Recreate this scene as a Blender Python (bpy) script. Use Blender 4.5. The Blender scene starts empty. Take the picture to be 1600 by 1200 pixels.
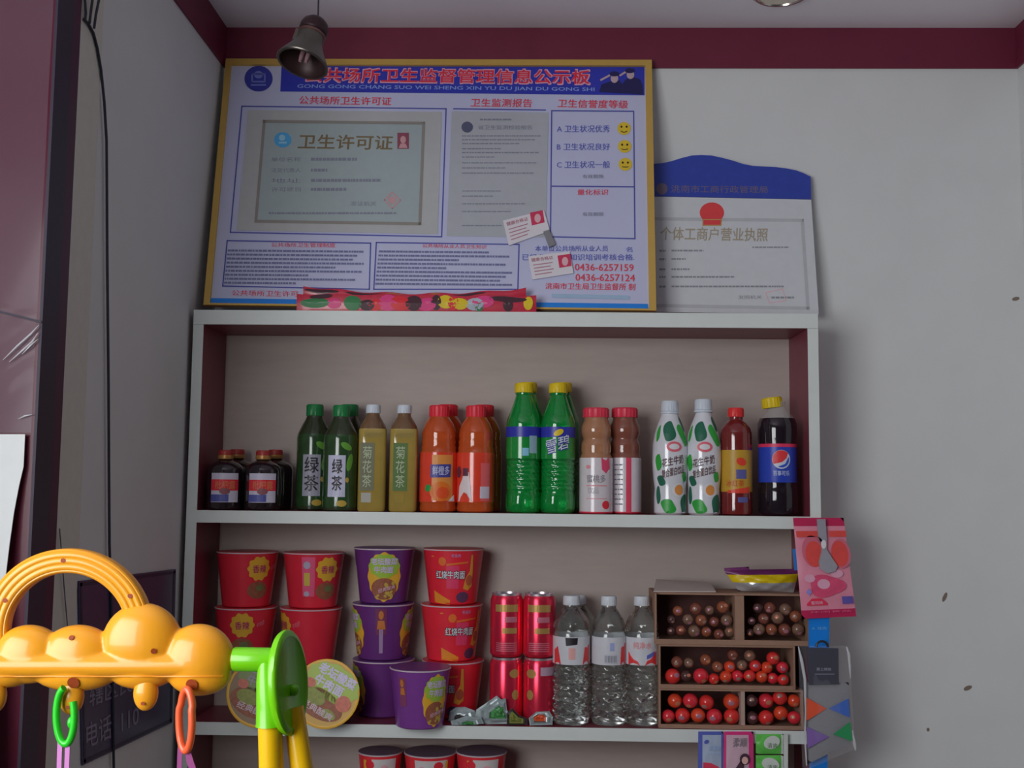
import bpy, bmesh, math, random
from mathutils import Vector, Matrix
random.seed(7)
C = bpy.context.scene.collection
SC = bpy.context.scene
# ------------------------------------------------------------------ camera
F = 1750.0
CAM = Vector((0, 0, 1.45))
_Y = Vector((40, -165, -F)).normalized()
_r = 0.0102
_k = (40 * math.sin(_r) - 165 * math.cos(_r)) / F
_Z = Vector((math.sin(_r), math.cos(_r), _k)).normalized()
_X = _Y.cross(_Z).normalized()
MW = Matrix((_X, _Y, _Z))            # rows: world axes in camera space -> camera vector to world vector
cd = bpy.data.cameras.new('camera'); cam = bpy.data.objects.new('camera', cd); C.objects.link(cam)
cd.sensor_width = 36; cd.lens = 36 * F / 1600; cd.clip_start = 0.02
cam.matrix_world = Matrix.Translation(CAM) @ MW.to_4x4()
SC.camera = cam
# ------------------------------------------------------------------ view, sky, daylight
SC.view_settings.view_transform = 'Standard'; SC.view_settings.look = 'None'
SC.view_settings.gamma = 1; SC.view_settings.use_curve_mapping = False
SC.view_settings.exposure = 0.0
w = bpy.data.worlds.new('sky'); SC.world = w; w.use_nodes = True
w.node_tree.nodes['Background'].inputs[0].default_value = (0.75, 0.85, 1, 1)
w.node_tree.nodes['Background'].inputs[1].default_value = 1.0
WIN_C, WIN_W, WIN_Z0, WIN_Z1 = Vector((-0.85, -0.05, 0)), 1.0, 1.2, 2.1     # the shop window stands across the near left corner
def area(name, loc, rot, sx, sy, power, col):
    l = bpy.data.lights.new(name, 'AREA'); l.shape = 'RECTANGLE'; l.size = sx; l.size_y = sy
    l.energy = power; l.color = col
    o = bpy.data.objects.new(name, l); C.objects.link(o); o.location = loc; o.rotation_euler = rot
    return o
area('window_daylight', (WIN_C.x - .02, WIN_C.y - .02, (WIN_Z0 + WIN_Z1) / 2), (math.pi / 2, 0, math.radians(-45)),
     WIN_W, WIN_Z1 - WIN_Z0, 20.2, (0.985, 1.0, 1.0))

# ------------------------------------------------------------------ pixel helpers
def ray(px, py): return MW @ Vector(((px - 800) / F, (600 - py) / F, -1))
def P(px, py, Y): d = ray(px, py); return CAM + d * (Y / d.y)
def PX(px, py, X): d = ray(px, py); return CAM + d * (X / d.x)
def PZ(px, py, Z): d = ray(px, py); return CAM + d * ((Z - CAM.z) / d.z)
def plane_frame(p0, n):
    n = n.normalized()
    if n.dot(CAM - p0) < 0: n = -n
    def fr(u, v, w=0):
        d = ray(u, v); t = (p0 - CAM).dot(n) / d.dot(n)
        return CAM + d * t + n * w
    return fr
def yplane(Y): return plane_frame(Vector((0, Y, 0)), Vector((0, -1, 0)))

# ------------------------------------------------------------------ materials
def lin(c): c /= 255.0; return c / 12.92 if c <= 0.04045 else ((c + 0.055) / 1.055) ** 2.4
KALB = 0.42
def ph(rgb, k=None):
    c = [lin(x) / (k or KALB) for x in rgb]; m = max(1.0, max(c) / 0.88)
    return tuple(x / m for x in c)
_mats = {}
def mat(name, rgb, rough=0.5, metal=0.0, coat=0.0, trans=0.0, ior=1.45, mottle=0.07, scale=60.0, bump=0.0, spec=0.5, clear=0.0, k=None, stretch=None):
    if name in _mats: return _mats[name]
    m = bpy.data.materials.new(name); m.use_nodes = True
    nt = m.node_tree; b = nt.nodes['Principled BSDF']
    c = ph(rgb, k)
    b.inputs['Roughness'].default_value = rough; b.inputs['Metallic'].default_value = metal
    b.inputs['Coat Weight'].default_value = coat; b.inputs['Coat Roughness'].default_value = 0.08
    b.inputs['Transmission Weight'].default_value = trans; b.inputs['IOR'].default_value = ior
    b.inputs['Specular IOR Level'].default_value = spec
    tc = nt.nodes.new('ShaderNodeTexCoord'); no = nt.nodes.new('ShaderNodeTexNoise')
    no.inputs['Scale'].default_value = scale; no.inputs['Detail'].default_value = 4
    if stretch:
        mp = nt.nodes.new('ShaderNodeMapping'); mp.inputs['Scale'].default_value = stretch
        nt.links.new(tc.outputs['Object'], mp.inputs[0]); nt.links.new(mp.outputs[0], no.inputs['Vector'])
    else: nt.links.new(tc.outputs['Object'], no.inputs['Vector'])
    mx = nt.nodes.new('ShaderNodeMix'); mx.data_type = 'RGBA'
    mx.inputs[6].default_value = tuple(x * (1 - mottle) for x in c) + (1,)
    mx.inputs[7].default_value = tuple(min(1, x * (1 + mottle)) for x in c) + (1,)
    nt.links.new(no.outputs['Fac'], mx.inputs[0]); nt.links.new(mx.outputs[2], b.inputs['Base Color'])
    if bump:
        bp = nt.nodes.new('ShaderNodeBump'); bp.inputs['Strength'].default_value = bump; bp.inputs['Distance'].default_value = 0.002
        nt.links.new(no.outputs['Fac'], bp.inputs['Height']); nt.links.new(bp.outputs[0], b.inputs['Normal'])
    if clear:
        tr = nt.nodes.new('ShaderNodeBsdfTransparent'); ms = nt.nodes.new('ShaderNodeMixShader')
        ms.inputs[0].default_value = clear
        nt.links.new(b.outputs[0], ms.inputs[1]); nt.links.new(tr.outputs[0], ms.inputs[2])
        nt.links.new(ms.outputs[0], nt.nodes['Material Output'].inputs[0])
    _mats[name] = m
    return m

# ------------------------------------------------------------------ text to geometry
_tc = {}
_fc = bpy.data.curves.new('tmp_font', 'FONT'); _fo = bpy.data.objects.new('tmp_font', _fc); C.objects.link(_fo)
_fc.resolution_u = 2
def glyphs(body, bold=0.0):
    key = (body, bold)
    if key in _tc: return _tc[key]
    _fc.body = body; _fc.size = 1.0; _fc.offset = 0
    bpy.context.view_layer.update()
    me = bpy.data.meshes.new_from_object(_fo.evaluated_get(bpy.context.evaluated_depsgraph_get()))
    vs = [v.co.copy() for v in me.vertices]; fs = [tuple(p.vertices) for p in me.polygons]
    bpy.data.meshes.remove(me)
    nb = 0
    if bold:       # heavier strokes: the same glyphs laid over each other, slightly shifted
        k = bold * .75; sh = [(k, 0), (-k, 0), (0, k), (0, -k)] + ([(k, k), (-k, k), (k, -k), (-k, -k)] if bold > .03 else [])
        n = nb = len(vs); b0, f0 = list(vs), list(fs)
        for i, (dx, dy) in enumerate(sh):
            vs += [v + Vector((dx, dy, 0)) for v in b0]; fs += [tuple(q + n * (i + 1) for q in f) for f in f0]
    x0 = min(v.x for v in vs); x1 = max(v.x for v in vs); y0 = min(v.y for v in vs); y1 = max(v.y for v in vs)
    n = nb or len(vs)
    r = ([((v.x - x0) / (x1 - x0), (v.y - y0) / (y1 - y0), (i // n) * 3e-5) for i, v in enumerate(vs)], fs)
    _tc[key] = r
    return r

# ------------------------------------------------------------------ geometry collector
class G:
    def __init__(self): self.v = []; self.f = []; self.m = []; self.runs = []
    def add(self, vs, fs, mi=0):
        o = len(self.v); self.runs.append((o, len(self.f), len(vs), len(fs))); self.v += [Vector(x) for x in vs]
        self.f += [tuple(i + o for i in f) for f in fs]; self.m += [mi] * len(fs); return self
    def box(self, x0, x1, y0, y1, z0, z1, mi=0):
        return self.add([(x, y, z) for x in (x0, x1) for y in (y0, y1) for z in (z0, z1)],
                        [(0, 1, 3, 2), (4, 6, 7, 5), (0, 4, 5, 1), (2, 3, 7, 6), (0, 2, 6, 4), (1, 5, 7, 3)], mi)
    def hexa(self, q0, q1, mi=0):        # two quads (front, back)
        return self.add(list(q0) + list(q1), [(0, 1, 2, 3), (7, 6, 5, 4), (0, 4, 5, 1), (1, 5, 6, 2), (2, 6, 7, 3), (3, 7, 4, 0)], mi)
    def lathe(self, prof, n=32, c=(0, 0, 0), caps=True, mi=0, a0=0.0, a1=None):
        full = a1 is None; cx, cy, cz = c; vs = []; fs = []
        m = n if full else n + 1
        for r, z in prof:
            for i in range(m):
                a = a0 + (2 * math.pi if full else (a1 - a0)) * i / n
                vs.append((cx + r * math.sin(a), cy - r * math.cos(a), cz + z))
        for j in range(len(prof) - 1):
            for i in range(n):
                k = (i + 1) % m
                fs.append((j * m + i, j * m + k, (j + 1) * m + k, (j + 1) * m + i))
        if caps and full:
            fs.append(tuple(reversed(range(m)))); fs.append(tuple((len(prof) - 1) * m + i for i in range(m)))
        return self.add(vs, fs, mi)
    def ell(self, c, rx, ry, rz, nu=20, nv=12, mi=0):
        vs = [(c[0], c[1], c[2] - rz)]; fs = []
        for j in range(1, nv):
            t = -math.pi / 2 + math.pi * j / nv
            for i in range(nu):
                a = 2 * math.pi * i / nu
                vs.append((c[0] + rx * math.cos(t) * math.cos(a), c[1] + ry * math.cos(t) * math.sin(a), c[2] + rz * math.sin(t)))
        vs.append((c[0], c[1], c[2] + rz)); e = len(vs) - 1
        for i in range(nu): k = (i + 1) % nu; fs.append((0, 1 + k, 1 + i)); fs.append((e, 1 + (nv - 2) * nu + i, 1 + (nv - 2) * nu + k))
        for j in range(nv - 2):
            for i in range(nu):
                k = (i + 1) % nu
                fs.append((1 + j * nu + i, 1 + j * nu + k, 1 + (j + 1) * nu + k, 1 + (j + 1) * nu + i))
        return self.add(vs, fs, mi)
    def tube(self, pts, r, n=10, mi=0, closed=False):
        pts = [Vector(p) for p in pts]; vs = []; fs = []; N = len(pts); up = Vector((0.13, 0.97, 0.21)).normalized()
        for i, p in enumerate(pts):
            if closed: d = pts[(i + 1) % N] - pts[i - 1]
            else: d = pts[min(i + 1, N - 1)] - pts[max(i - 1, 0)]
            d.normalize(); a = d.cross(up)
            if a.length < 1e-3: a = d.cross(Vector((1, 0, 0)))
            a.normalize(); b = d.cross(a); rr = r[i] if isinstance(r, (list, tuple)) else r
            for k in range(n):
                t = 2 * math.pi * k / n; vs.append(p + (a * math.cos(t) + b * math.sin(t)) * rr)
        for i in range(N if closed else N - 1):
            j = (i + 1) % N
            for k in range(n):
                l = (k + 1) % n; fs.append((i * n + k, i * n + l, j * n + l, j * n + k))
        if not closed: fs.append(tuple(reversed(range(n)))); fs.append(tuple((N - 1) * n + k for k in range(n)))
        return self.add(vs, fs, mi)
    def fan(self, outline, fr, w=0.0, rings=3, mi=0, c=None):
        n = len(outline)
        cx = c[0] if c else sum(p[0] for p in outline) / n; cy = c[1] if c else sum(p[1] for p in outline) / n
        vs = [fr(cx, cy, w)]; fs = []
        for k in range(1, rings + 1):
            t = k / rings
            for p in outline: vs.append(fr(cx + (p[0] - cx) * t, cy + (p[1] - cy) * t, w))
        for i in range(n):
            j = (i + 1) % n; fs.append((0, 1 + i, 1 + j))
            for k in range(rings - 1):
                a = 1 + k * n; b = a + n; fs.append((a + i, b + i, b + j, a + j))
        return self.add(vs, fs, mi)
    def quad(self, q, fr, w=0.0, nu=1, nv=1, mi=0):        # q: TL TR BR BL in (u, v)
        vs = []; fs = []
        for j in range(nv + 1):
            for i in range(nu + 1):
                s = i / nu; t = j / nv
                u = [(q[0][k] * (1 - s) + q[1][k] * s) * (1 - t) + (q[3][k] * (1 - s) + q[2][k] * s) * t for k in (0, 1)]
                vs.append(fr(u[0], u[1], w))
        m = nu + 1
        for j in range(nv):
            for i in range(nu): fs.append((j * m + i, j * m + i + 1, (j + 1) * m + i + 1, (j + 1) * m + i))
        return self.add(vs, fs, mi)
    def rect(self, u0, v0, u1, v1, fr, w=0.0, nu=1, nv=1, mi=0):
        return self.quad([(u0, v0), (u1, v0), (u1, v1), (u0, v1)], fr, w, nu, nv, mi)
    def frame(self, q, lw, fr, w=0.0, mi=0):
        for i in range(4):
            a = Vector(q[i]); b = Vector(q[(i + 1) % 4]); d = (b - a).normalized() * lw / 2; n = Vector((-d.y, d.x))
            self.quad([a - d + n, b + d + n, b + d - n, a - d - n], fr, w, 1, 1, mi)
        return self
    def line(self, a, b, lw, fr, w=0.0, mi=0):
        a = Vector(a); b = Vector(b); d = (b - a).normalized() * lw / 2; n = Vector((-d.y, d.x))
        return self.quad([a + n, b + n, b - n, a - n], fr, w, 1, 1, mi)
    def text(self, body, q, fr, w=0.0, bold=0.0, mi=0):    # q: x0,y0,x1,y1 box or TL TR BR BL quad, v downwards
        if len(q) == 4 and not hasattr(q[0], '__len__'): q = [(q[0], q[1]), (q[2], q[1]), (q[2], q[3]), (q[0], q[3])]
        ps, fs = glyphs(body, bold); vs = []
        for s, t, dw in ps:
            t = 1 - t
            u = [(q[0][k] * (1 - s) + q[1][k] * s) * (1 - t) + (q[3][k] * (1 - s) + q[2][k] * s) * t for k in (0, 1)]
            vs.append(fr(u[0], u[1], w + dw))
        return self.add(vs, fs, mi)
    def column(self, body, x0, y0, x1, y1, fr, w=0.0, bold=0.0, mi=0):
        h = (y1 - y0) / len(body)
        for i, ch in enumerate(body): self.text(ch, (x0, y0 + h * i + h * .06, x1, y0 + h * (i + 1) - h * .06), fr, w, bold, mi)
        return self
    def dashes(self, x0, y0, x1, y1, fr, w, fill=0.9, seed=0, lw=None, mi=0):   # one illegible line of small print
        rd = random.Random(seed); x = x0; h = (lw or (y1 - y0))
        while x < x1 * fill + x0 * (1 - fill):
            l = rd.uniform(2.2, 7); e = min(x + l, x1)
            t = (x - x0) / max(1e-6, x1 - x0); y = y0 + (y1 - y0) * t if lw else y0
            self.rect(x, y, e, y + h, fr, w, 1, 1, mi); x = e + rd.uniform(0.5, 1.5)
        return self
    def solid(self, outline, fr, w0, w1, mi=0):            # extruded outline
        n = len(outline); self.fan(outline, fr, w1, 1, mi); self.fan(outline, fr, w0, 1, mi)
        vs = [fr(p[0], p[1], w0) for p in outline] + [fr(p[0], p[1], w1) for p in outline]
        return self.add(vs, [(i, (i + 1) % n, n + (i + 1) % n, n + i) for i in range(n)], mi)

SPLIT = set('''fruit_print leaf_print dark_leaf green_leaf red_swoosh blue_mark meat_print greens_print lettering red_panel grey_seal peach_print
peach_outline petal_light red_band gold_print officer_faces title_lettering swirl_print orange_foot dark_mark green_print pink_print yellow_print
dark_print silver_print red_print leg_print officer_uniforms'''.split())
def each(g, name):
    if name not in SPLIT or len(g.runs) < 2: return [g]
    out = []
    for v0, f0, nv, nf in g.runs:
        h = G(); h.add(g.v[v0:v0 + nv], [tuple(i - v0 for i in f) for f in g.f[f0:f0 + nf]]); out.append(h)
    return out
WL = {}
def obj(name, g, m, parent=None, world=False, smooth=35):
    me = bpy.data.meshes.new(name)
    off = Vector((0, 0, 0))
    if world and parent:
        off = WL[parent.name]
    me.from_pydata([tuple(v - off) for v in g.v], [], g.f)
    ms = m if isinstance(m, (list, tuple)) else [m]
    for x in ms: me.materials.append(x)
    me.polygons.foreach_set('material_index', g.m)
    bm = bmesh.new(); bm.from_mesh(me)
    bmesh.ops.recalc_face_normals(bm, faces=bm.faces); bm.to_mesh(me); bm.free()
    if smooth:
        me.polygons.foreach_set('use_smooth', [True] * len(me.polygons)); me.set_sharp_from_angle(angle=math.radians(smooth))
    o = bpy.data.objects.new(name, me); C.objects.link(o)
    if parent: o.parent = parent; WL[o.name] = WL[parent.name]
    else: WL[o.name] = Vector((0, 0, 0))
    if name in ('pale_print', 'barcode_lines', 'paragraph_print', 'small_print', 'garnish_print'): o['kind'] = 'stuff'
    return o
def tag(o, label, cat, group=None):
    o['label'] = label; o['category'] = cat
    if group: o['group'] = group
    return o
def thing(name, label, cat, loc=(0, 0, 0), group=None, rot=None):
    o = bpy.data.objects.new(name, None); C.objects.link(o); o.location = loc; o.empty_display_size = 0.02
    if rot: o.rotation_euler = rot
    WL[o.name] = Vector(loc)
    return tag(o, label, cat, group)
def struct(name, g, m, smooth=0):
    o = obj(name, g, m, smooth=smooth); o['kind'] = 'structure'; return o
def copy_tree(o, parent=None):
    c = o.copy(); C.objects.link(c); c.parent = parent; WL[c.name] = WL.get(o.name, Vector())
    for ch in o.children: copy_tree(ch, c)
    return c
def ellipse(cx, cy, rx, ry, n=28, rot=0.0):
    return [(cx + rx * math.cos(t) * math.cos(rot) - ry * math.sin(t) * math.sin(rot),
             cy + rx * math.cos(t) * math.sin(rot) + ry * math.sin(t) * math.cos(rot)) for t in [2 * math.pi * i / n for i in range(n)]]
def flower(cx, cy, rx, ry, lobes=10, amp=0.07, n=80):
    return [(cx + rx * (1 + amp * math.cos(lobes * t)) * math.cos(t), cy + ry * (1 + amp * math.cos(lobes * t)) * math.sin(t))
            for t in [2 * math.pi * i / n for i in range(n)]]

# ------------------------------------------------------------------ palette
wall_m = mat('wall_paint', (155, 156, 156), 0.85, mottle=0.05, scale=9, bump=0.08)
far_m = mat('shop_wall_grey', (112, 112, 114), 0.8, mottle=0.05, scale=6)
ceil_m = mat('ceiling_paint', (164, 160, 165), 0.9, mottle=0.04, scale=7, bump=0.05)
floor_m = mat('floor_tile', (84, 82, 82), 0.5, mottle=0.1, scale=6)
maroon_m = mat('maroon_paint', (78, 22, 40), 0.55, mottle=0.18, scale=14, bump=0.05)
white_edge = mat('white_edge_banding', (156, 160, 158), 0.45, mottle=0.04, scale=30)
maroon_lam = mat('maroon_laminate', (92, 36, 48), 0.4, mottle=0.1, scale=20)
beige_m = mat('beige_wood_back', (134, 124, 119), 0.6, mottle=0.09, scale=14, stretch=(1, 1, 6))
white_p = mat('white_print', (168, 168, 172), 0.4)
black_p = mat('black_print', (28, 24, 30), 0.4)
grey_p = mat('grey_print', (88, 88, 98), 0.5)
red_p = mat('red_print', (196, 40, 52), 0.4)
navy_p = mat('navy_print', (32, 36, 110), 0.4)
yellow_p = mat('yellow_print', (190, 165, 30), 0.4)
green_p = mat('green_print', (30, 110, 50), 0.4)
orange_p = mat('orange_print', (215, 110, 30), 0.4)
gold_p = mat('gold_print', (140, 115, 70), 0.45)
blue_p = mat('blue_print', (25, 95, 170), 0.4)

# ------------------------------------------------------------------ room
YF, YB, YW = 2.05, 2.205, 2.22
XL = P(337, 470, 2.22).x; XRW = P(1588, 47, YW).x
ZC = P(1200, 45, YW).z
XW = -1.5; YD0, YD1 = PX(69, 400, XL + .004).y, PX(109, 400, XL + .004).y; YN = -3.2; XR2 = 2.8
struct('wall_back', G().box(XL - .1, XRW + .1, YW, YW + .1, 0, ZC + .1), wall_m)
struct('wall_left', G().box(XL - .1, XL, YD1, YW, 0, ZC + .1), wall_m)
struct('wall_right', G().box(XRW, XRW + .1, 1.45, YW, 0, ZC + .1), wall_m)
struct('wall_far', G().box(XRW + .1, XR2, 1.45, 1.55, 0, ZC + .1).box(XR2, XR2 + .1, YN, 1.55, 0, ZC + .1), far_m)
struct('floor', G().box(XW - .2, XR2 + .1, YN - .1, YW + .1, -.1, 0), floor_m)
struct('ceiling', G().box(XW - .2, XR2 + .1, YN - .1, YW + .1, ZC, ZC + .1), ceil_m)
struct('wall_front', G().box(XW - .1, XR2 + .1, YN - .1, YN, 0, ZC + .1), far_m)
struct('wall_side', G().box(XW - .1, XW, .38, YD1, 0, ZC + .1), wall_m)
def across(t0, t1, n0, n1, z0, z1):       # a box along the slanting window wall
    t = Vector((.7071, -.7071, 0)); n = Vector((.7071, .7071, 0))
    return G().box(t0, t1, n0, n1, z0, z1), t, n
def slant(*bs):
    g = G()
    for b in bs:
        h, t, n = across(*b); h.v = [WIN_C + t * v.x + n * v.y + Vector((0, 0, v.z)) for v in h.v]; g.add(h.v, h.f)
    return g
hw = WIN_W / 2
struct('wall_window', slant((-.92, -hw, -.1, 0, 0, ZC + .1), (hw, 4.4, -.1, 0, 0, ZC + .1), (-hw, hw, -.1, 0, 0, WIN_Z0), (-hw, hw, -.1, 0, WIN_Z1, ZC + .1)), far_m)
struct('window_1', slant((-hw, -hw + .03, -.1, .01, WIN_Z0, WIN_Z1), (hw - .03, hw, -.1, .01, WIN_Z0, WIN_Z1), (-hw, hw, -.1, .01, WIN_Z0, WIN_Z0 + .03), (-hw, hw, -.1, .01, WIN_Z1 - .03, WIN_Z1)), white_edge)
# the painted maroon band under the ceiling
zb0 = P(1300, 107.5, YW).z; zb1 = ZC
struct('trim_1', G().box(XL, XRW, YW - .005, YW, zb0, zb1), maroon_m)
struct('trim_2', G().box(XL, XL + .005, YD1, YW - .005, zb0, zb1), maroon_m)
struct('trim_3', G().box(XRW - .005, XRW, 1.45, YW - .005, zb0, zb1), maroon_m)
# pale strip on the wall beside the door
strip_m = mat('cream_strip', (150, 148, 141), 0.7)
yc1 = PX(141, 400, XL).y
struct('trim_4', G().box(XL, XL + .003, YD1, yc1, 0, zb0), strip_m)
# wall marks
wb = bpy.data.objects['wall_back']
mk = mat('wall_scuff', (92, 80, 72), 0.9)
fw = yplane(YW)
for (x, y, a, b, r) in ((1587, 467, 6, 3, -.2), (1476, 933, 3, 8, .4), (1512, 1075, 7, 3.5, -.4), (1450, 1140, 2.5, 3, 0)):
    obj('scuff', G().fan(ellipse(x, y, a, b, 12, r), fw, .0006, 1), mk, wb)

# ------------------------------------------------------------------ door at the left
door_m = mat('maroon_door_lacquer', (56, 11, 26), 0.3, coat=0.15, spec=.35, mottle=0.12, scale=5)
door_d = mat('dark_door_edge', (34, 26, 40), 0.5)
dr = G().box(XW + .02, XL + .002, YD0, YD0 + (YD1 - YD0) * .6, 0, ZC)
door = struct('door_1', dr, door_m)
obj('door_edge', G().box(XL + .002, XL + .006, YD0, YD0 + (YD1 - YD0) * .62, 0, ZC), door_d, door)
obj('door_jamb', G().box(XW + .02, XL + .004, YD0 + (YD1 - YD0) * .63, YD1, 0, ZC), mat('maroon_jamb', (52, 22, 40), 0.5), door)
# plastic film still on the door leaf, wrinkled
film_m = mat('clear_film', (150, 150, 165), 0.14, clear=0.93, spec=0.8)
fd = yplane(YD0 - .001)
g = G(); nx, ny = 30, 80; vs = []; fs = []
for j in range(ny + 1):
    for i in range(nx + 1):
        py = -80 + 756 * j / ny; px = -70 + (154 - py * .052) * i / nx
        d = abs(math.sin((px * .8 + py * 1.25) * .06)) ** 6 * math.exp(-((py - 545 + .75 * (px - 45)) / 30) ** 2) * .009 * max(0, min(1, (px + 5) / 20))
        d += .003 * math.exp(-((py - (487 + .25 * px)) / 5) ** 2) + .0006 * (1 + math.sin(px * .05 + py * .03))
        vs.append(fd(px, py, d + .0004))
for j in range(ny):
    for i in range(nx): q = j * (nx + 1) + i; fs.append((q, q + 1, q + nx + 2, q + nx + 1))
obj('plastic_film', g.add(vs, fs), film_m, door, smooth=60)
g = G().line((-60, 472), (64, 503), 3.2, yplane(YD0 - .0055), 0)
obj('film_seam', g, door_d, door)
fold_m = mat('film_fold_glint', (200, 200, 206), .12, clear=.45, spec=.9, coat=1.0)  # pale tubes put the highlights along the film wrinkles into colour
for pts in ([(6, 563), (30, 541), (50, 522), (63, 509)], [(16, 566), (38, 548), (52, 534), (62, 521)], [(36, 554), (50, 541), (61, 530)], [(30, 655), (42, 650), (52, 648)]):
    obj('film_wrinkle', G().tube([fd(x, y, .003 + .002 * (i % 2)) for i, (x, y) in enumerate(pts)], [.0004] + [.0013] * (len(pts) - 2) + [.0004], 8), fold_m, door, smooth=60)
# white sheet of paper hanging on the door
paper_m = mat('white_paper', (176, 178, 178), 0.7, mottle=0.03)
g = G(); vs = []; fs = []; rows = [(679, 43), (729, 41), (760, 35), (800, 29), (850, 24), (900, 20), (1000, 16), (1100, 13), (1200, 14), (1300, 16)]
for th in (0, .0012):
    for (py, xr) in rows:
        for i in range(13):
            t = i / 12; px = -170 + (xr + 170) * t
            curl = .035 * max(0, (py - 720) / 500) * max(0, t - .8) / .2 * (1 if py < 1250 else 1)
            vs.append(fd(px, py, .006 + curl + th))
m = 13; R = len(rows)
for th in (0, 1):
    for j in range(R - 1):
        for i in range(12): q = th * R * m + j * m + i; fs.append((q, q + 1, q + m + 1, q + m))
ring = [i for i in range(m)] + [j * m + 12 for j in range(1, R)] + [(R - 1) * m + i for i in range(11, -1, -1)] + [j * m for j in range(R - 2, 0, -1)]
for a, b in zip(ring, ring[1:] + ring[:1]): fs.append((a, b, b + R * m, a + R * m))
tag(obj('paper_sheet', g.add(vs, fs), paper_m, smooth=50), 'white sheet of paper with curling right edge on the maroon door', 'paper')

# ------------------------------------------------------------------ shelf unit
xl = P(303, 480, YF).x; xr = P(1278, 495, YF).x; TH = .0192
ZT = P(770, 487, YF).z; ZM = P(770, 802, YF).z; ZL = P(770, 1135, YF).z; ZU = P(700, 1262, YF).z
shelf = thing('shelf_unit', 'white edged maroon shelving unit with beige back against the wall', 'shelf', ((xl + xr) / 2, (YF + YB) / 2, 0))
for x0 in (xl, xr - TH):
    s = obj('side_panel', G().box(x0, x0 + TH, YF + .002, YB, 0, ZT - .0275), maroon_lam, shelf, True, 0)
    obj('edge_strip', G().box(x0, x0 + TH, YF, YF + .0018, 0, ZT - .0275), white_edge, s, True, 0)
s = obj('top_board', G().box(xl, xr, YF + .002, YB, ZT - .027, ZT), maroon_lam, shelf, True, 0)
obj('edge_strip', G().box(xl, xr, YF, YF + .0018, ZT - .027, ZT), white_edge, s, True, 0)
for z in (ZM, ZL, ZU):
    s = obj('shelf_board', G().box(xl + TH, xr - TH, YF + .002, YB, z - .0225, z), maroon_lam, shelf, True, 0)
    obj('edge_strip', G().box(xl + TH, xr - TH, YF, YF + .0018, z - .0225, z), white_edge, s, True, 0)
obj('back_panel', G().box(xl, xr, YB + .0002, YB + .006, 0, ZT), beige_m, shelf, True, 0)

# ------------------------------------------------------------------ information board leaning on the shelf top
sheet_m = mat('poster_white', (140, 142, 164), 0.35, mottle=0.04, scale=8)
gold_f = mat('gold_frame', (150, 122, 62), 0.4, metal=0.3)
yb0, yb1 = 2.086, 2.2
tb0 = ZT + .0005; tb1 = P(690, 97, yb1).z
bp0 = Vector((0, yb0, tb0)); fb = plane_frame(bp0, Vector((1, 0, 0)).cross(Vector((0, yb1 - yb0, tb1 - tb0))))
BQ = [(354, 94), (1018, 96), (1025, 487), (319, 478)]
def lift(q, fr, w0, w1): return [fr(x, y, w0) for x, y in q], [fr(x, y, w1) for x, y in q]
o = thing('information_board', 'large gold-framed hygiene notice board with blue title banner on shelf top', 'notice board', (P(672, 484, yb0).x, yb0, ZT))
BI = [(362, 103), (1008, 105), (1014, 484), (329, 475)]
sheet = obj('print_sheet', G().hexa(*lift(BQ, fb, -.004, -.0005)), sheet_m, o, True, 0)
for i, (ww, c) in enumerate(((10, 0), (8, 0), (10, 0), (8, 0))):
    j = (i + 1) % 4
    q = [BQ[i], BQ[j], BI[j], BI[i]]
    obj('frame_bar', G().hexa(*lift(q, fb, -.006, .006)), gold_f, o, True, 0)
def pr(name, gg, m, par=None, label=None):
    x = [obj(name, h, m, par or sheet, True, 0) for h in each(gg, name)][0]
    if label: x['label'] = label
    if name in ('small_print', 'paragraph_print', 'card_print'): x['kind'] = 'stuff'
    return x
W1, W2, W3, W4 = .0003, .0008, .0013, .0018
banner_m = mat('banner_blue', (34, 40, 128), 0.4, mottle=0.1, scale=10)
pr('title_banner', G().quad([(440, 102), (1007, 105), (1007, 149), (438, 143)], fb, W1), banner_m)
T = '公共场所卫生监督管理信息公示板'
q = [(478, 107), (922, 110), (921, 132), (476, 128)]
pr('title_outline', G().text(T, [(476, 105), (924, 108), (923, 134), (474, 130)], fb, W2, .055), mat('pale_pink_print', (178, 130, 150), .4))
pr('title_lettering', G().text(T, q, fb, W3, .022), mat('title_red', (170, 36, 52), .4))
pr('subtitle_lettering', G().text('GONG GONG CHANG SUO WEI SHENG XIN YU DU JIAN DU GONG SHI', [(465, 132), (929, 137), (929, 144.5), (464, 139.5)], fb, W2, .02), mat('pale_blue_print', (120, 140, 190), .4))
pr('round_emblem', G().fan(ellipse(404, 123, 22, 20), fb, W1, 1), mat('emblem_blue', (40, 44, 118), .4))
em = G().frame([(394, 116), (414, 116), (414, 128), (394, 128)], 2.5, fb, W2); em.fan(ellipse(404, 117, 7, 6, 14), fb, W2, 1)
em.line((392, 133), (416, 133), 2.5, fb, W2)
pr('emblem_mark', em, mat('emblem_pale', (84, 92, 150), .4))
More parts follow.
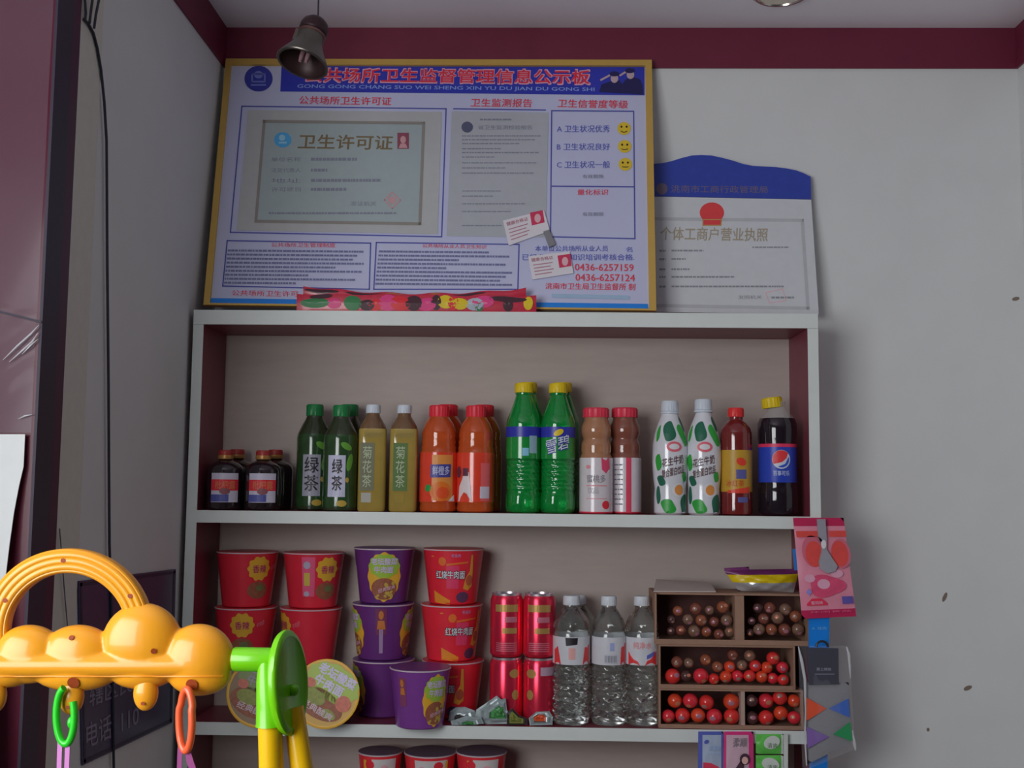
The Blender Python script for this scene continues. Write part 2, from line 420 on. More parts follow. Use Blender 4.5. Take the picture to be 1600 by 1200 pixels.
# two saluting officers at the banner's right end
gg = G().fan([(936, 144), (940, 132), (955, 127), (968, 126), (972, 132), (978, 124), (990, 121), (1000, 124), (1004, 134), (1005, 148)], fb, W2, 1, c=(975, 140))
gg.fan(ellipse(960, 116, 8, 4, 14), fb, W3, 1).fan(ellipse(984, 111, 8, 4, 14), fb, W3, 1)
pr('officer_uniforms', gg, mat('uniform_navy', (26, 24, 62), .5))
gg = G().fan(ellipse(960, 123, 6, 7, 14), fb, W2 + .0002, 1).fan(ellipse(985, 117, 6, 7, 14), fb, W2 + .0002, 1)
gg.line((938, 126), (953, 118), 3, fb, W3).line((968, 119), (979, 112), 3, fb, W3)
pr('officer_faces', gg, mat('face_tan', (140, 120, 125), .5))
letter_red = mat('poster_red', (170, 50, 66), .45)
pr('lettering', G().text('公共场所卫生许可证', [(468, 150), (612, 152), (611, 165), (467, 163)], fb, W2, .015), letter_red)
pr('lettering', G().text('卫生监测报告', [(736, 154), (832, 155), (831, 168), (735, 167)], fb, W2, .015), letter_red)
pr('lettering', G().text('卫生信誉度等级', [(872, 155), (982, 157), (981, 170), (871, 168)], fb, W2, .015), letter_red)
pr('lettering', G().text('量化标识', [(902, 296), (951, 296), (950, 305), (902, 305)], fb, W2, .01), letter_red)
pr('lettering', G().text('0436-6257159', [(898, 412), (990, 413), (990, 424), (898, 423)], fb, W2, .015), letter_red)
pr('lettering', G().text('0436-6257124', [(899, 428), (992, 429), (992, 440), (899, 439)], fb, W2, .015), letter_red)
pr('lettering', G().text('洮南市卫生局卫生监督所 制', [(852, 442), (993, 443), (992, 454), (852, 452)], fb, W2, .012), letter_red)
pr('lettering', G().text('公共场所卫生许可', [(363, 453), (466, 455), (466, 464), (362, 462)], fb, W2, .0), letter_red)
pr('lettering', G().text('公共场所卫生管理制度', [(424, 379), (524, 380), (524, 387), (424, 386)], fb, W2, .0), letter_red)
pr('lettering', G().text('公共场所从业人员卫生知识', [(660, 381), (760, 383), (760, 389), (660, 387)], fb, W2, .0), letter_red)
rule_m = mat('rule_blue', (54, 56, 120), .45)
for q in ([(378, 166), (697, 170), (690, 370), (360, 363)], [(862, 173), (990, 174), (992, 373), (860, 370)],
          [(355, 376), (579, 380), (577, 452), (348, 447)], [(588, 379), (811, 382), (809, 452), (584, 452)]):
    pr('ruled_box', G().frame(q, 1.8, fb, W1), rule_m)
for a, b in (((862, 291), (991, 292)), ((708, 170), (853, 172))): pr('ruled_line', G().line(a, b, 1.8, fb, W1), rule_m)
# the certificate and the report in the clear pockets
pr('certificate', G().quad([(388, 172), (690, 175), (684, 366), (370, 360)], fb, W1 + .0002), mat('certificate_cream', (132, 133, 134), .4, mottle=.05))
pr('certificate_field', G().quad([(414, 191), (661, 194), (655, 349), (400, 345)], fb, W2), mat('certificate_green', (118, 128, 130), .4, mottle=.05))
pr('certificate_border', G().frame([(413, 190), (662, 193), (656, 350), (400, 346)], 4.5, fb, W3), mat('border_brown', (104, 100, 96), .5))
pr('certificate_title', G().text('卫生许可证', [(467, 210), (615, 212), (613, 235), (465, 233)], fb, W3, .02), mat('title_bronze', (92, 78, 56), .45))
pr('certificate_emblem', G().fan(ellipse(442, 219, 13.5, 12, 20), fb, W3, 1), mat('emblem_sky', (60, 128, 170), .45))
pr('certificate_emblem_mark', G().fan(ellipse(441, 216, 5, 5, 10), fb, W4, 1).rect(436, 222, 448, 225, fb, W4), mat('emblem_light', (120, 160, 180), .45))
pr('portrait_patch', G().quad([(621, 208), (639, 208), (639, 233), (621, 233)], fb, W3), mat('portrait_red', (104, 52, 66), .5))
pr('portrait_figure', G().fan(ellipse(630, 219, 4.5, 6, 12), fb, W4, 1).fan([(623, 232), (626, 225), (634, 225), (637, 232)], fb, W4, 1), mat('portrait_pale', (150, 112, 116), .5))
gg = G()
for i, (y, a) in enumerate(((250, '单位名称'), (267, '法定代表人'), (283, '地址'), (297, '许可项目'))):
    gg.text(a, (424, y - 4, 470, y + 3), fb, W3, 0)
    gg.dashes(486, y - 3, 486 + (72, 26, 110, 56)[i], y - 3, fb, W3, 1, i, 4.5)
gg.text('发证机关', (548, 315, 588, 322), fb, W3, 0); gg.dashes(420, 332, 620, 332, fb, W3, 1, 9, 3)
gg.dashes(750, 186, 800, 186, fb, W3, 1, 10, 2.5)
gg.text('省卫生监测检验报告', (747, 196, 832, 203), fb, W3, 0)
for i, y in enumerate((212, 218, 224, 232, 238, 245, 254, 262, 270, 298, 306, 318, 330, 352)): gg.dashes(722, y, 845, y, fb, W3, (.98, .9, .7, .5, .95, .4, .9, .5, .9, .5, .35, .8, .6, .5)[i], 20 + i, 1.6)
gg.text('有效期限', (910, 273, 943, 279), fb, W3, 0).text('有效期限', (910, 332, 943, 338), fb, W3, 0)
pr('small_print', gg, mat('small_print_grey', (98, 100, 112), .5))
pr('report_page', G().quad([(706, 174), (857, 176), (853, 371), (698, 369)], fb, W1 + .0002), mat('report_cream', (128, 130, 136), .4, mottle=.05))
pr('report_emblem', G().fan(ellipse(730, 199, 9, 8.5, 18), fb, W3, 1), mat('emblem_slate', (62, 64, 84), .5))
pr('red_seal', G().frame([(601, 313), (613, 301), (626, 313), (613, 326)], 2.0, fb, W3).fan(ellipse(613, 313, 6, 6, 10), fb, W3, 1), mat('seal_pink', (146, 112, 116), .5))
letter_blue = mat('letter_blue', (70, 74, 136), .45)
for i, t in enumerate(('A 卫生状况优秀', 'B 卫生状况良好', 'C 卫生状况一般')): pr('lettering', G().text(t, (870, 196 + 28 * i, 953, 207 + 28 * i), fb, W2, .008), letter_blue)
pr('lettering', G().text('本单位公共场所从业人员', (836, 384, 950, 393), fb, W2, .008).text('名', (978, 386, 988, 394), fb, W2, .008), letter_blue)
pr('lettering', G().text('已经参加卫生知识培训考核合格.', (816, 397, 991, 407), fb, W2, .008), letter_blue)
smile_m = mat('smiley_yellow', (176, 150, 40), .45)
for i in range(3):
    cx, cy = 975 + i, 201 + 28 * i; gm = G()
    pr('smiley_face', G().fan(ellipse(cx, cy, 10.5, 10, 22), fb, W2, 1), smile_m)
    gm.fan(ellipse(cx - 4, cy - 2.5, 1.6, 1.8, 8), fb, W3, 1).fan(ellipse(cx + 4, cy - 2.5, 1.6, 1.8, 8), fb, W3, 1)
    a = (3.5, 2.2, .8)[i]
    for k in range(4): gm.line((cx - 5 + 2.5 * k, cy + 4 + a * (1 - ((k - 2) / 2) ** 2) * .6), (cx - 2.5 + 2.5 * k, cy + 4 + a * (1 - ((k - 1) / 2) ** 2) * .6), 1.2, fb, W3)
    pr('smiley_features', gm, black_p)
gg = G()
for b, (x0, x1) in enumerate(((356, 570), (592, 802))):
    for i in range(9):
        y = 390 + 6.3 * i + b * 1.5
        gg.dashes(x0 - i * .7, y, x1 - 2, y + 2, fb, W2, (.98, .95, .9, .99, .8, .97, .6, .94, .5)[(i + b * 4) % 9], 50 + i + 20 * b, 3.0)
pr('paragraph_print', gg, mat('paragraph_slate', (84, 86, 116), .5))
pr('blue_footer_strip', G().quad([(329, 466), (1012, 475), (1013, 483), (328, 474)], fb, W2), mat('footer_blue', (22, 98, 172), .45))
pr('pale_footer_note', G().quad([(862, 459), (984, 462), (984, 468), (862, 465)], fb, W2), mat('footer_pale', (116, 136, 156), .45))

# two small identity cards clipped on the board
card_m = mat('card_white', (170, 166, 172), 0.35, mottle=.04)
for i, (cq, pq, lab) in enumerate((
        ([(786, 346), (850, 330), (859, 362), (795, 385)], [(828, 334), (848, 330), (851, 349), (831, 354)], 'small white card with red portrait pinned on the board, the upper of two'),
        ([(825, 402), (890, 394), (896, 428), (832, 438)], [(871, 401), (891, 398), (893, 417), (874, 420)], 'small white card with red portrait beside the phone numbers, the lower of two'))):
    cxy = fb(sum(p[0] for p in cq) / 4, cq[3][1], .004)
    c = thing('identity_card', lab, 'card', cxy, 'identity cards on the board')
    cb = obj('card_body', G().hexa(*lift(cq, fb, .0022, .0042)), card_m, c, True, 0)
    pr('portrait_patch', G().quad(pq, fb, .0046), mat('portrait_crimson', (150, 40, 66), .4), cb)
    mx = sum(p[0] for p in pq) / 4; my = sum(p[1] for p in pq) / 4
    pr('portrait_figure', G().fan(ellipse(mx + .5, my + 1, 5, 7, 12), fb, .005, 1), mat('portrait_skin', (178, 140, 146), .5), cb)
    gg = G()
    def inq(s, t): return tuple((cq[0][k] * (1 - s) + cq[1][k] * s) * (1 - t) + (cq[3][k] * (1 - s) + cq[2][k] * s) * t for k in (0, 1))
    gg.text('健康合格证', [inq(.06, .1), inq(.58, .1), inq(.58, .26), inq(.06, .26)], fb, .0046, .01)
    for r_ in range(4): gg.line(inq(.08, .4 + .14 * r_), inq(.55 - .06 * (r_ % 2), .4 + .14 * r_), 1.2, fb, .0046)
    pr('card_print', gg, mat('card_print_red', (128, 70, 84), .5), cb)
    if i == 0: obj('clip', G().hexa(*lift([(849, 364), (858, 361), (868, 384), (858, 388)], fb, .0015, .007)), mat('grey_clip', (100, 100, 104), .4, metal=.3), c, True, 0)

# ------------------------------------------------------------------ business licence plaque
yp0, yp1 = 2.165, 2.211
tp1 = P(1110, 243, yp1).z
fp = plane_frame(Vector((0, yp0, ZT + .0005)), Vector((1, 0, 0)).cross(Vector((0, yp1 - yp0, tp1 - ZT))))
o = thing('licence_plaque', 'white business licence plaque with wavy blue header leaning behind the notice board', 'plaque', (P(1120, 489, yp0).x, yp0, ZT))
top = [(1266, 277), (1256, 272), (1243, 267), (1228, 264), (1212, 262), (1192, 261), (1175, 260), (1160, 257), (1145, 252), (1130, 248), (1112, 244), (1095, 243), (1080, 244), (1064, 248), (1048, 253), (1034, 256), (1018, 257), (1000, 259), (980, 264), (962, 272)]
hd = [(1267, 312), ] + top + [(961, 306)]
obj('header', G().solid(hd, fp, -.004, .003), mat('licence_blue', (36, 50, 122), .4, mottle=.1), o, True, 30)
pl = obj('panel', G().solid([(961, 306.5), (1267, 312.5), (1279, 491.5), (952, 487)], fp, -.003, .002), mat('licence_white', (150, 152, 156), .4, mottle=.05), o, True, 0)
pr('header_lettering', G().text('洮南市工商行政管理局', [(1048, 290), (1199, 292), (1199, 303), (1048, 302)], fp, .0034, .005).fan(ellipse(1034, 296, 9, 9, 16), fp, .0034, 1), mat('dull_gold', (84, 74, 92), .5), pl)
pr('panel_border', G().frame([(975, 342), (1253, 345), (1262, 482), (966, 477)], 5, fp, .0024), mat('licence_border', (134, 136, 140), .5), pl)
gg = G().fan(ellipse(1112, 333, 19, 16, 28), fp, .0026, 1).quad([(1099, 343), (1126, 343), (1126, 352), (1098, 352)], fp, .0028)
pr('national_emblem', gg, mat('emblem_red', (190, 58, 62), .45), pl)
pr('emblem_ring', G().frame([(1098, 344), (1127, 344), (1126, 353), (1098, 353)], 1.5, fp, .0031), gold_p, pl)
pr('title_lettering', G().text('个体工商户营业执照', [(1032, 355), (1200, 357), (1199, 378), (1031, 376)], fp, .0026, .015), mat('licence_gold', (124, 114, 98), .45), pl)
gg = G().dashes(1175, 386, 1232, 386, fp, .0026, 1, 1, 2)
for i, (y, l) in enumerate(((391, 50), (404, 22), (420, 28), (432, 98), (447, 175))):
    gg.dashes(1049, y, 1049 + l, y, fp, .0026, 1, 30 + i, 2.5); gg.dashes(1030, y, 1040, y, fp, .0026, 1, 40 + i, 3)
gg.text('发照机关', (1153, 462, 1190, 468), fp, .0026, 0).dashes(1205, 464, 1240, 464, fp, .0026, 1, 5, 3)
pr('small_print', gg, mat('licence_grey', (104, 106, 112), .5), pl)
pr('red_seal', G().frame([(1196, 458), (1222, 452), (1228, 470), (1202, 474)], 1.5, fp, .0025), mat('seal_faint', (164, 136, 140), .5), pl)

# ------------------------------------------------------------------ long fruit-printed packets lying on the shelf top
fk = yplane(2.052)
def packet(label, ytop, ybot, x0, x1, Y, bow, prints, th):
    fr = yplane(Y)
    o = thing('long_packet', label, 'packet', (P((x0 + x1) / 2, ybot, Y).x, Y, ZT), 'long packets on the shelf top')
    g = G(); n = 30; vs = []; fs = []
    def yt(t): return ytop + bow * (1 - (2 * t - 1) ** 2) + 1.5 * math.sin(t * 29)
    for i in range(n + 1):
        t = i / n; x = x0 + (x1 - x0) * t; d = 8 * t
        pin = .35 if i in (0, n) else 1
        zb = ZT + .0012
        a = fr(x, yt(t) + d * .4, 0); b = Vector((a.x, a.y, zb))
        if bow: b = Vector((a.x, a.y, a.z - .016))
        for (p, q) in ((a, 0), ((a + b) / 2, -th * pin), (b, 0), ((a + b) / 2, th * pin)):
            vs.append(p + Vector((0, q, 0)))
    for i in range(n):
        for k in range(4): l = (k + 1) % 4; fs.append((i * 4 + k, i * 4 + l, i * 4 + 4 + l, i * 4 + 4 + k))
    fs.append((3, 2, 1, 0)); fs.append(tuple(n * 4 + k for k in range(4)))
    body = obj('wrapper', g.add(vs, fs), mat('packet_red', (142, 28, 48), .28, coat=.3, mottle=.2, scale=90), o, True, 50)
    def fr2(u, v, w):        # print follows the bulging front
        t = (u - x0) / (x1 - x0); a = fr(u, yt(t) + 8 * t * .4, 0); zb = ZT + .0012
        zz = zb if not bow else a.z - .016
        z = a.z + (zz - a.z) * v; return Vector((a.x, a.y - th * (1 - abs(2 * v - 1)) * .98 - w - .0006, z))
    for (nm, m, xs) in prints:
        gg = G()
        for (a, b, v0, v1) in xs:
            gg.fan([((a + b) / 2 + (b - a) / 2 * math.cos(t), (v0 + v1) / 2 + (v1 - v0) / 2 * math.sin(t)) for t in [2 * math.pi * i / 14 for i in range(14)]], fr2, .0004, 2)
        for h in each(gg, nm): obj(nm, h, m, body, True, 0)
dk = mat('packet_dark', (52, 30, 38), .35)
packet('long red packet with fruit print lying along the front of the shelf top', 459, 484, 464, 838, 2.058, 0,
       [('green_print', mat('packet_green', (42, 92, 56), .35), [(470, 516, .25, .85), (538, 566, .05, 1.0), (742, 756, .5, 1)]),
        ('pink_print', mat('packet_pink', (176, 52, 104), .35), [(592, 622, .05, 1.0), (652, 682, .2, 1.0), (738, 772, .05, .8), (512, 534, .3, .9)]),
        ('yellow_print', yellow_p, [(684, 710, .05, .85), (706, 732, .15, .9), (818, 833, .05, .9)]),
        ('dark_print', dk, [(634, 660, .0, 1), (562, 586, .3, 1), (674, 690, .05, .95), (764, 824, .05, .42), (786, 802, .2, 1), (484, 520, .0, .3)]),
        ('silver_print', mat('packet_silver', (130, 136, 146), .25), [(728, 756, .15, .95)]),
        ('red_print', mat('packet_bright_red', (196, 40, 48), .35), [(610, 642, .1, .98), (700, 718, .1, .95), (576, 598, .3, 1)])], .004)
packet('long red packet with raised ends lying behind the fruit-printed one', 447, 470, 474, 822, 2.068, 10,
       [('dark_print', dk, [(476, 530, .1, .6), (540, 600, .1, .5), (700, 760, .1, .4)]), ('yellow_print', mat('packet_ochre', (120, 92, 40), .4), [(600, 640, .1, .5), (670, 690, .1, .5)])], .003)

# ------------------------------------------------------------------ bottles
class Vessel:
    """a turned vessel: profile in photo pixels (half width, y), root at its base"""
    def __init__(self, name, label, cat, cx, ybase, Y, zb, prof, group=None, shift=0, rot=None):
        self.s = Y / F; self.yb = ybase
        X = P(cx, ybase, Y).x
        self.prof = [(r * self.s, (ybase - y) * self.s) for r, y in prof]
        self.rr = max(r for r, z in self.prof)
        self.a0 = math.atan2(-X, Y)
        self.o = thing(name, label, cat, (X, Y, zb + .0004), group, rot)
    def r(self, z):
        p = self.prof
        if z <= p[0][1]: return p[0][0]
        for (r0, z0), (r1, z1) in zip(p, p[1:]):
            if z0 <= z <= z1: return r0 + (r1 - r0) * ((z - z0) / (z1 - z0) if z1 > z0 else 0)
        return p[-1][0]
    def fr(self, da=0.0):
        def f(u, v, w=0):
            z = (self.yb - v) * self.s; a = self.a0 + da + u * self.s / self.rr; rr = self.r(z) + w
            return Vector((rr * math.sin(a), -rr * math.cos(a), z))
        return f
    def body(self, name, m, y0=None, y1=None, n=32, w=0.0, caps=True, parent=None, smooth=40, mi=0, steps=1):
        p = self.prof
        if y0 is not None:
            zl, zh = (self.yb - y1) * self.s, (self.yb - y0) * self.s
            zs = sorted({zl, zh} | {z for r, z in p if zl < z < zh}); p = [(self.r(z) + w, z) for z in zs]
        return obj(name, G().lathe(p, n, caps=caps), m, parent or self.o, False, smooth)
    def lathe(self, name, prof, m, parent=None, n=28, smooth=40):
        return obj(name, G().lathe([(r * self.s, (self.yb - y) * self.s) for r, y in prof], n), m, parent or self.o, False, smooth)
    def deco(self, name, gg, m, parent): return [obj(name, h, m, parent, False, 0) for h in each(gg, name)][0]
def ridged_cap(v, m, rt, y0, y1, n=40):
    g = G(); s = v.s; vs = []
    zz = [(rt * .98, y1), (rt, y1 - 1), (rt, y0 + 2), (rt * .9, y0), (rt * .3, y0)]
    vsl = []; fs = []
    for k, (r, y) in enumerate(zz):
        for i in range(n):
            a = 2 * math.pi * i / n; q = r * (1 - (.05 if (i % 2 and k < 3) else 0))
            vsl.append((q * s * math.sin(a), -q * s * math.cos(a), (v.yb - y) * s))
    for k in range(len(zz) - 1):
        for i in range(n): j = (i + 1) % n; fs.append((k * n + i, k * n + j, k * n + n + j, k * n + n + i))
    fs.append(tuple(reversed(range(n)))); fs.append(tuple((len(zz) - 1) * n + i for i in range(n)))
    return obj('cap', g.add(vsl, fs), m, v.o, False, 30)
Y1, Y2 = 2.0875, 2.158
def back_label(l): return l
# --- dark syrup bottles
glass_b = mat('dark_brown_glass', (26, 18, 22), .08, coat=.8)
cap_r = mat('syrup_cap_red', (120, 36, 34), .4); cap_g = mat('syrup_cap_gold', (132, 96, 52), .35, metal=.3)
def syrup(label, cx, Y, yb, front=True):
    h = yb
    v = Vessel('syrup_bottle', label, 'bottle', cx, yb, Y, ZM, [(24, h), (27, h - 2), (28, h - 6), (28, h - 62), (26, h - 68), (20, h - 73), (13, h - 76), (10, h - 79), (9.5, h - 88)], 'small dark syrup bottles')
    v.body('body', glass_b)
    v.lathe('cap', [(11, h - 80), (11.5, h - 81), (11.5, h - 90), (10.5, h - 93), (3, h - 93.5)], cap_r)
    v.lathe('cap_band', [(11.7, h - 79), (11.9, h - 80), (11.9, h - 84), (11.7, h - 85)], cap_g)
    if front:
        fr = v.fr(); x0, x1 = -22, 22
        lb = v.deco('label', G().rect(x0, h - 57, x1, h - 12, fr, .0004, 10, 2), mat('syrup_label_white', (150, 146, 160), .45), v.o)
        v.deco('label_band', G().rect(x0, h - 47, x1, h - 30, fr, .0008, 10, 1), mat('syrup_label_red', (186, 40, 52), .45), lb)
        v.deco('label_lettering', G().text('枇杷露', (-15, h - 45, 16, h - 32), fr, .0014, .01), mat('syrup_gold', (200, 112, 76), .45), lb)
        v.deco('label_foot', G().rect(x0, h - 24, x0 + 28, h - 13, fr, .0008, 6, 1), mat('syrup_label_blue', (60, 64, 118), .45), lb)
        v.deco('label_figure', G().fan(ellipse(0, h - 29, 8, 5, 14), fr, .0016, 2), mat('syrup_figure', (104, 60, 66), .5), lb)
syrup('dark syrup bottle with red and white label, leftmost on upper shelf, front', 350, Y1, 794)
syrup('dark syrup bottle with red and white label, second from left on upper shelf, front', 409, Y1, 795)
syrup('dark syrup bottle hidden behind the leftmost syrup bottle', 368, Y2, 792, False)
syrup('dark syrup bottle hidden behind the second syrup bottle from the left', 428, Y2, 793, False)
# --- green tea
gt_body = mat('green_tea_sleeve', (30, 52, 28), .15, coat=.7, mottle=.45, scale=40)
gt_neck = mat('green_tea_liquid', (34, 40, 26), .12, coat=.4)
gt_cap = mat('green_cap', (20, 88, 46), .35)
def green_tea(label, cx, Y, yb, sh=0, dark=False, front=True):
    h = yb
    v = Vessel('green_tea_bottle', label, 'bottle', cx, yb, Y, ZM, [(23, h), (26, h - 2), (26.5, h - 8), (26, h - 60), (26.5, h - 112), (25, h - 120), (20, h - 131), (14.5, h - 141), (12.5, h - 146), (12.5, h - 160)], 'green tea bottles')
    v.body('body', gt_neck)
    ridged_cap(v, gt_cap, 13.5, h - 165, h - 147)
    sl = v.body('sleeve', gt_body, h - 118, h - 6, w=.0004, caps=False)
    if front:
        fr = v.fr()
        v.deco('label_panel', G().rect(-17 + sh, h - 86, 11 + sh, h - 22, fr, .0008, 6, 2), mat('tea_panel_shaded', (116, 116, 128), .45) if dark else mat('tea_panel', (140, 140, 158), .45), sl)  # first panel colour: the white panel again with shade put in
        gg = G().column('绿茶', -10 + sh, h - 82, 6 + sh, h - 30, fr, .0014, .03) if not dark else G().column('绿茶', -14 + sh, h - 84, 8 + sh, h - 28, fr, .0014, .02)
        v.deco('label_lettering', gg, black_p, sl)
        v.deco('leaf_print', G().fan(ellipse(12 + sh, h - 100, 10, 5, 12, .5), fr, .0008, 2).fan(ellipse(18 + sh, h - 75, 5, 14, 12, .2), fr, .0008, 2), mat('tea_leaf', (70, 112, 40), .45), sl)
        v.deco('fruit_print', G().fan(ellipse(6 + sh, h - 12, 8, 5, 12), fr, .0009, 2).fan(ellipse(14 + sh, h - 48, 3, 4, 10), fr, .0009, 2), mat('tea_fruit', (132, 110, 44), .45), sl)
green_tea('dark green tea bottle with shaded panel, left of the brighter green tea bottle', 488, 2.141, 797, 0, True)
green_tea('green tea bottle with white lettered panel and bright green cap', 530, Y1, 799, -3)
green_tea('green tea bottle mostly hidden behind the white-panelled one', 543, Y2 + .003, 797, 0, False, False)
# --- yellow tea in square bottles
yt_m = mat('yellow_tea_liquid', (120, 102, 48), .12, coat=.9, mottle=.2, scale=30)
yt_n = mat('yellow_tea_neck', (84, 62, 44), .12, coat=.4)
wcap = mat('white_cap', (152, 158, 166), .4)
def squarish(v, name, m, y0, y1, e=5.0, w=0.0, parent=None, n=48):
    g = G(); zl, zh = (v.yb - y1) * v.s, (v.yb - y0) * v.s
    zs = sorted({zl, zh} | {z for r, z in v.prof if zl < z < zh}); vs = []; fs = []
    for z in zs:
        r = v.r(z) + w
        for i in range(n):
            a = 2 * math.pi * i / n + v.a0; k = (abs(math.cos(a - v.a0)) ** e + abs(math.sin(a - v.a0)) ** e) ** (-1 / e)
            vs.append((r * k * math.sin(a), -r * k * math.cos(a), z))
    for j in range(len(zs) - 1):
        for i in range(n): k = (i + 1) % n; fs.append((j * n + i, j * n + k, j * n + n + k, j * n + n + i))
    fs.append(tuple(reversed(range(n)))); fs.append(tuple((len(zs) - 1) * n + i for i in range(n)))
    return obj(name, g.add(vs, fs), m, parent or v.o, False, 40)
def flat(v):
    def f(u, vv, w=0):
        z = (v.yb - vv) * v.s; a = v.a0; r = v.r(z) + w
        x = u * v.s; return Vector((x * math.cos(a) + r * math.sin(a), x * math.sin(a) - r * math.cos(a), z))
    return f
def yellow_tea(label, cx, Y, yb, pm, x0, x1, front=True):
    h = yb
    v = Vessel('yellow_tea_bottle', label, 'bottle', cx, yb, Y, ZM, [(20, h), (22, h - 3), (22, h - 126), (20, h - 133), (15, h - 142), (11, h - 148), (10, h - 152), (10, h - 160)], 'yellow tea bottles')
    squarish(v, 'body', yt_m, h - 128, h); v.body('neck', yt_n, h - 160, h - 127.9, n=28)
    ridged_cap(v, wcap, 11.5, h - 166, h - 153)
    if front:
        fr = flat(v)
        lb = v.deco('label_panel', G().rect(x0, h - 106, x1, h - 32, fr, .0006), pm, v.o)
        v.deco('label_lettering', G().column('菊花茶', x0 + 4, h - 102, x1 - 4, h - 36, fr, .0012, .01), mat('tea_lettering', (128, 136, 112), .5), lb)
        v.deco('barcode', G().rect(x0 + 3, h - 29, x1 - 4, h - 14, fr, .0006), mat('barcode_pale', (126, 124, 118), .5) if x0 < -18 else yt_m, v.o)
        v.deco('top_lettering', G().text('冰糖雪梨', (-14, h - 122, 14, h - 114), fr, .0006, 0), mat('tea_small', (110, 96, 58), .5), v.o)
yellow_tea('square yellow tea bottle with grey-green panel, left of the two', 580, Y1, 799, mat('panel_grey_green', (84, 84, 66), .45), -19, 3)
yellow_tea('square yellow tea bottle with dark green panel, right of the two', 629, Y1, 800, mat('panel_green', (62, 84, 42), .45), -16, 6)
# --- orange juice
oj = mat('orange_juice', (158, 66, 28), .08, coat=1.0, mottle=.2, trans=.3, ior=1.33, scale=25)
oj_cap = mat('juice_cap_red', (196, 40, 56), .4)
oj_lab = mat('juice_label_orange', (206, 62, 42), .2, coat=.6, mottle=.1)
def juice(label, cx, Y, yb, side=0, front=True):
    h = yb
    v = Vessel('orange_juice_bottle', label, 'bottle', cx, yb, Y, ZM, [(25, h), (28, h - 2), (29, h - 6), (28, h - 13), (29, h - 16), (29, h - 92), (27.5, h - 95), (28, h - 100), (26.5, h - 104), (27.5, h - 109), (26, h - 113), (27, h - 119), (26, h - 127), (22, h - 138), (17, h - 146), (14.5, h - 149), (14.5, h - 158)], 'orange juice bottles')
    v.body('body', oj, n=40)
    ridged_cap(v, oj_cap, 16, h - 166, h - 148)
    if not front: return
    sl = v.body('label', oj_lab, h - 92, h - 16, w=.0005, caps=False)
    fr = v.fr()
    if side == 0:
        v.deco('label_panel', G().rect(-10, h - 88, 24, h - 18, fr, .0009, 8, 2), mat('juice_panel', (200, 128, 60), .4), sl)
        v.deco('brand_plate', G().quad([(-12, h - 73), (20, h - 74), (19, h - 54), (-12, h - 53)], fr, .0014, 8, 1), mat('plate_navy', (46, 46, 108), .4), sl)
        v.deco('brand_lettering', G().text('鲜橙多', (-9, h - 71, 17, h - 57), fr, .002, .02), mat('pale_lettering', (150, 150, 176), .4), sl)
        v.deco('orange_print', G().fan(ellipse(4, h - 32, 17, 15, 24), fr, .0014, 3), mat('fruit_orange', (216, 112, 34), .4), sl)
        v.deco('orange_core', G().fan(ellipse(7, h - 30, 10, 9, 18), fr, .0019, 3), mat('fruit_deep', (210, 76, 34), .4), sl)
        v.deco('leaf_print', G().fan(ellipse(-16, h - 37, 5, 6, 10, .4), fr, .0014, 2), green_p, sl)
        v.deco('white_corner', G().fan([(16, h - 17), (27, h - 27), (28, h - 17)], fr, .0015, 2), white_p, sl)
    else:
        v.deco('white_panel', G().fan([(-30, h - 17), (-28, h - 40), (-22, h - 50), (-18, h - 62), (-10, h - 62), (-7, h - 40), (-5, h - 17)], fr, .0011, 3), mat('juice_white', (168, 158, 160), .4), sl)
        v.deco('dark_mark', G().rect(-20, h - 68, -11, h - 56, fr, .0016, 3, 1).fan(ellipse(-30, h - 62, 6, 9, 12), fr, .0013, 2), mat('juice_dark', (70, 36, 50), .4), sl)
        v.deco('info_panel', G().rect(8, h - 76, 24, h - 18, fr, .0011, 5, 2), mat('juice_pink_panel', (196, 84, 88), .4), sl)
        v.deco('info_seal', G().rect(7, h - 40, 23, h - 22, fr, .0016, 4, 1), mat('juice_grey', (150, 140, 152), .4), sl)
juice('orange juice bottle with orange fruit on its label, left of the pair', 684, Y1, 801)
juice('orange juice bottle with white and pink label side, right of the pair', 742, Y1, 802, 1)
juice('red-capped orange juice bottle hidden behind the fruit-labelled one', 697, Y2, 800, 0, False)
juice('red-capped orange juice bottle hidden behind the right juice bottle', 754, Y2, 801, 0, False)
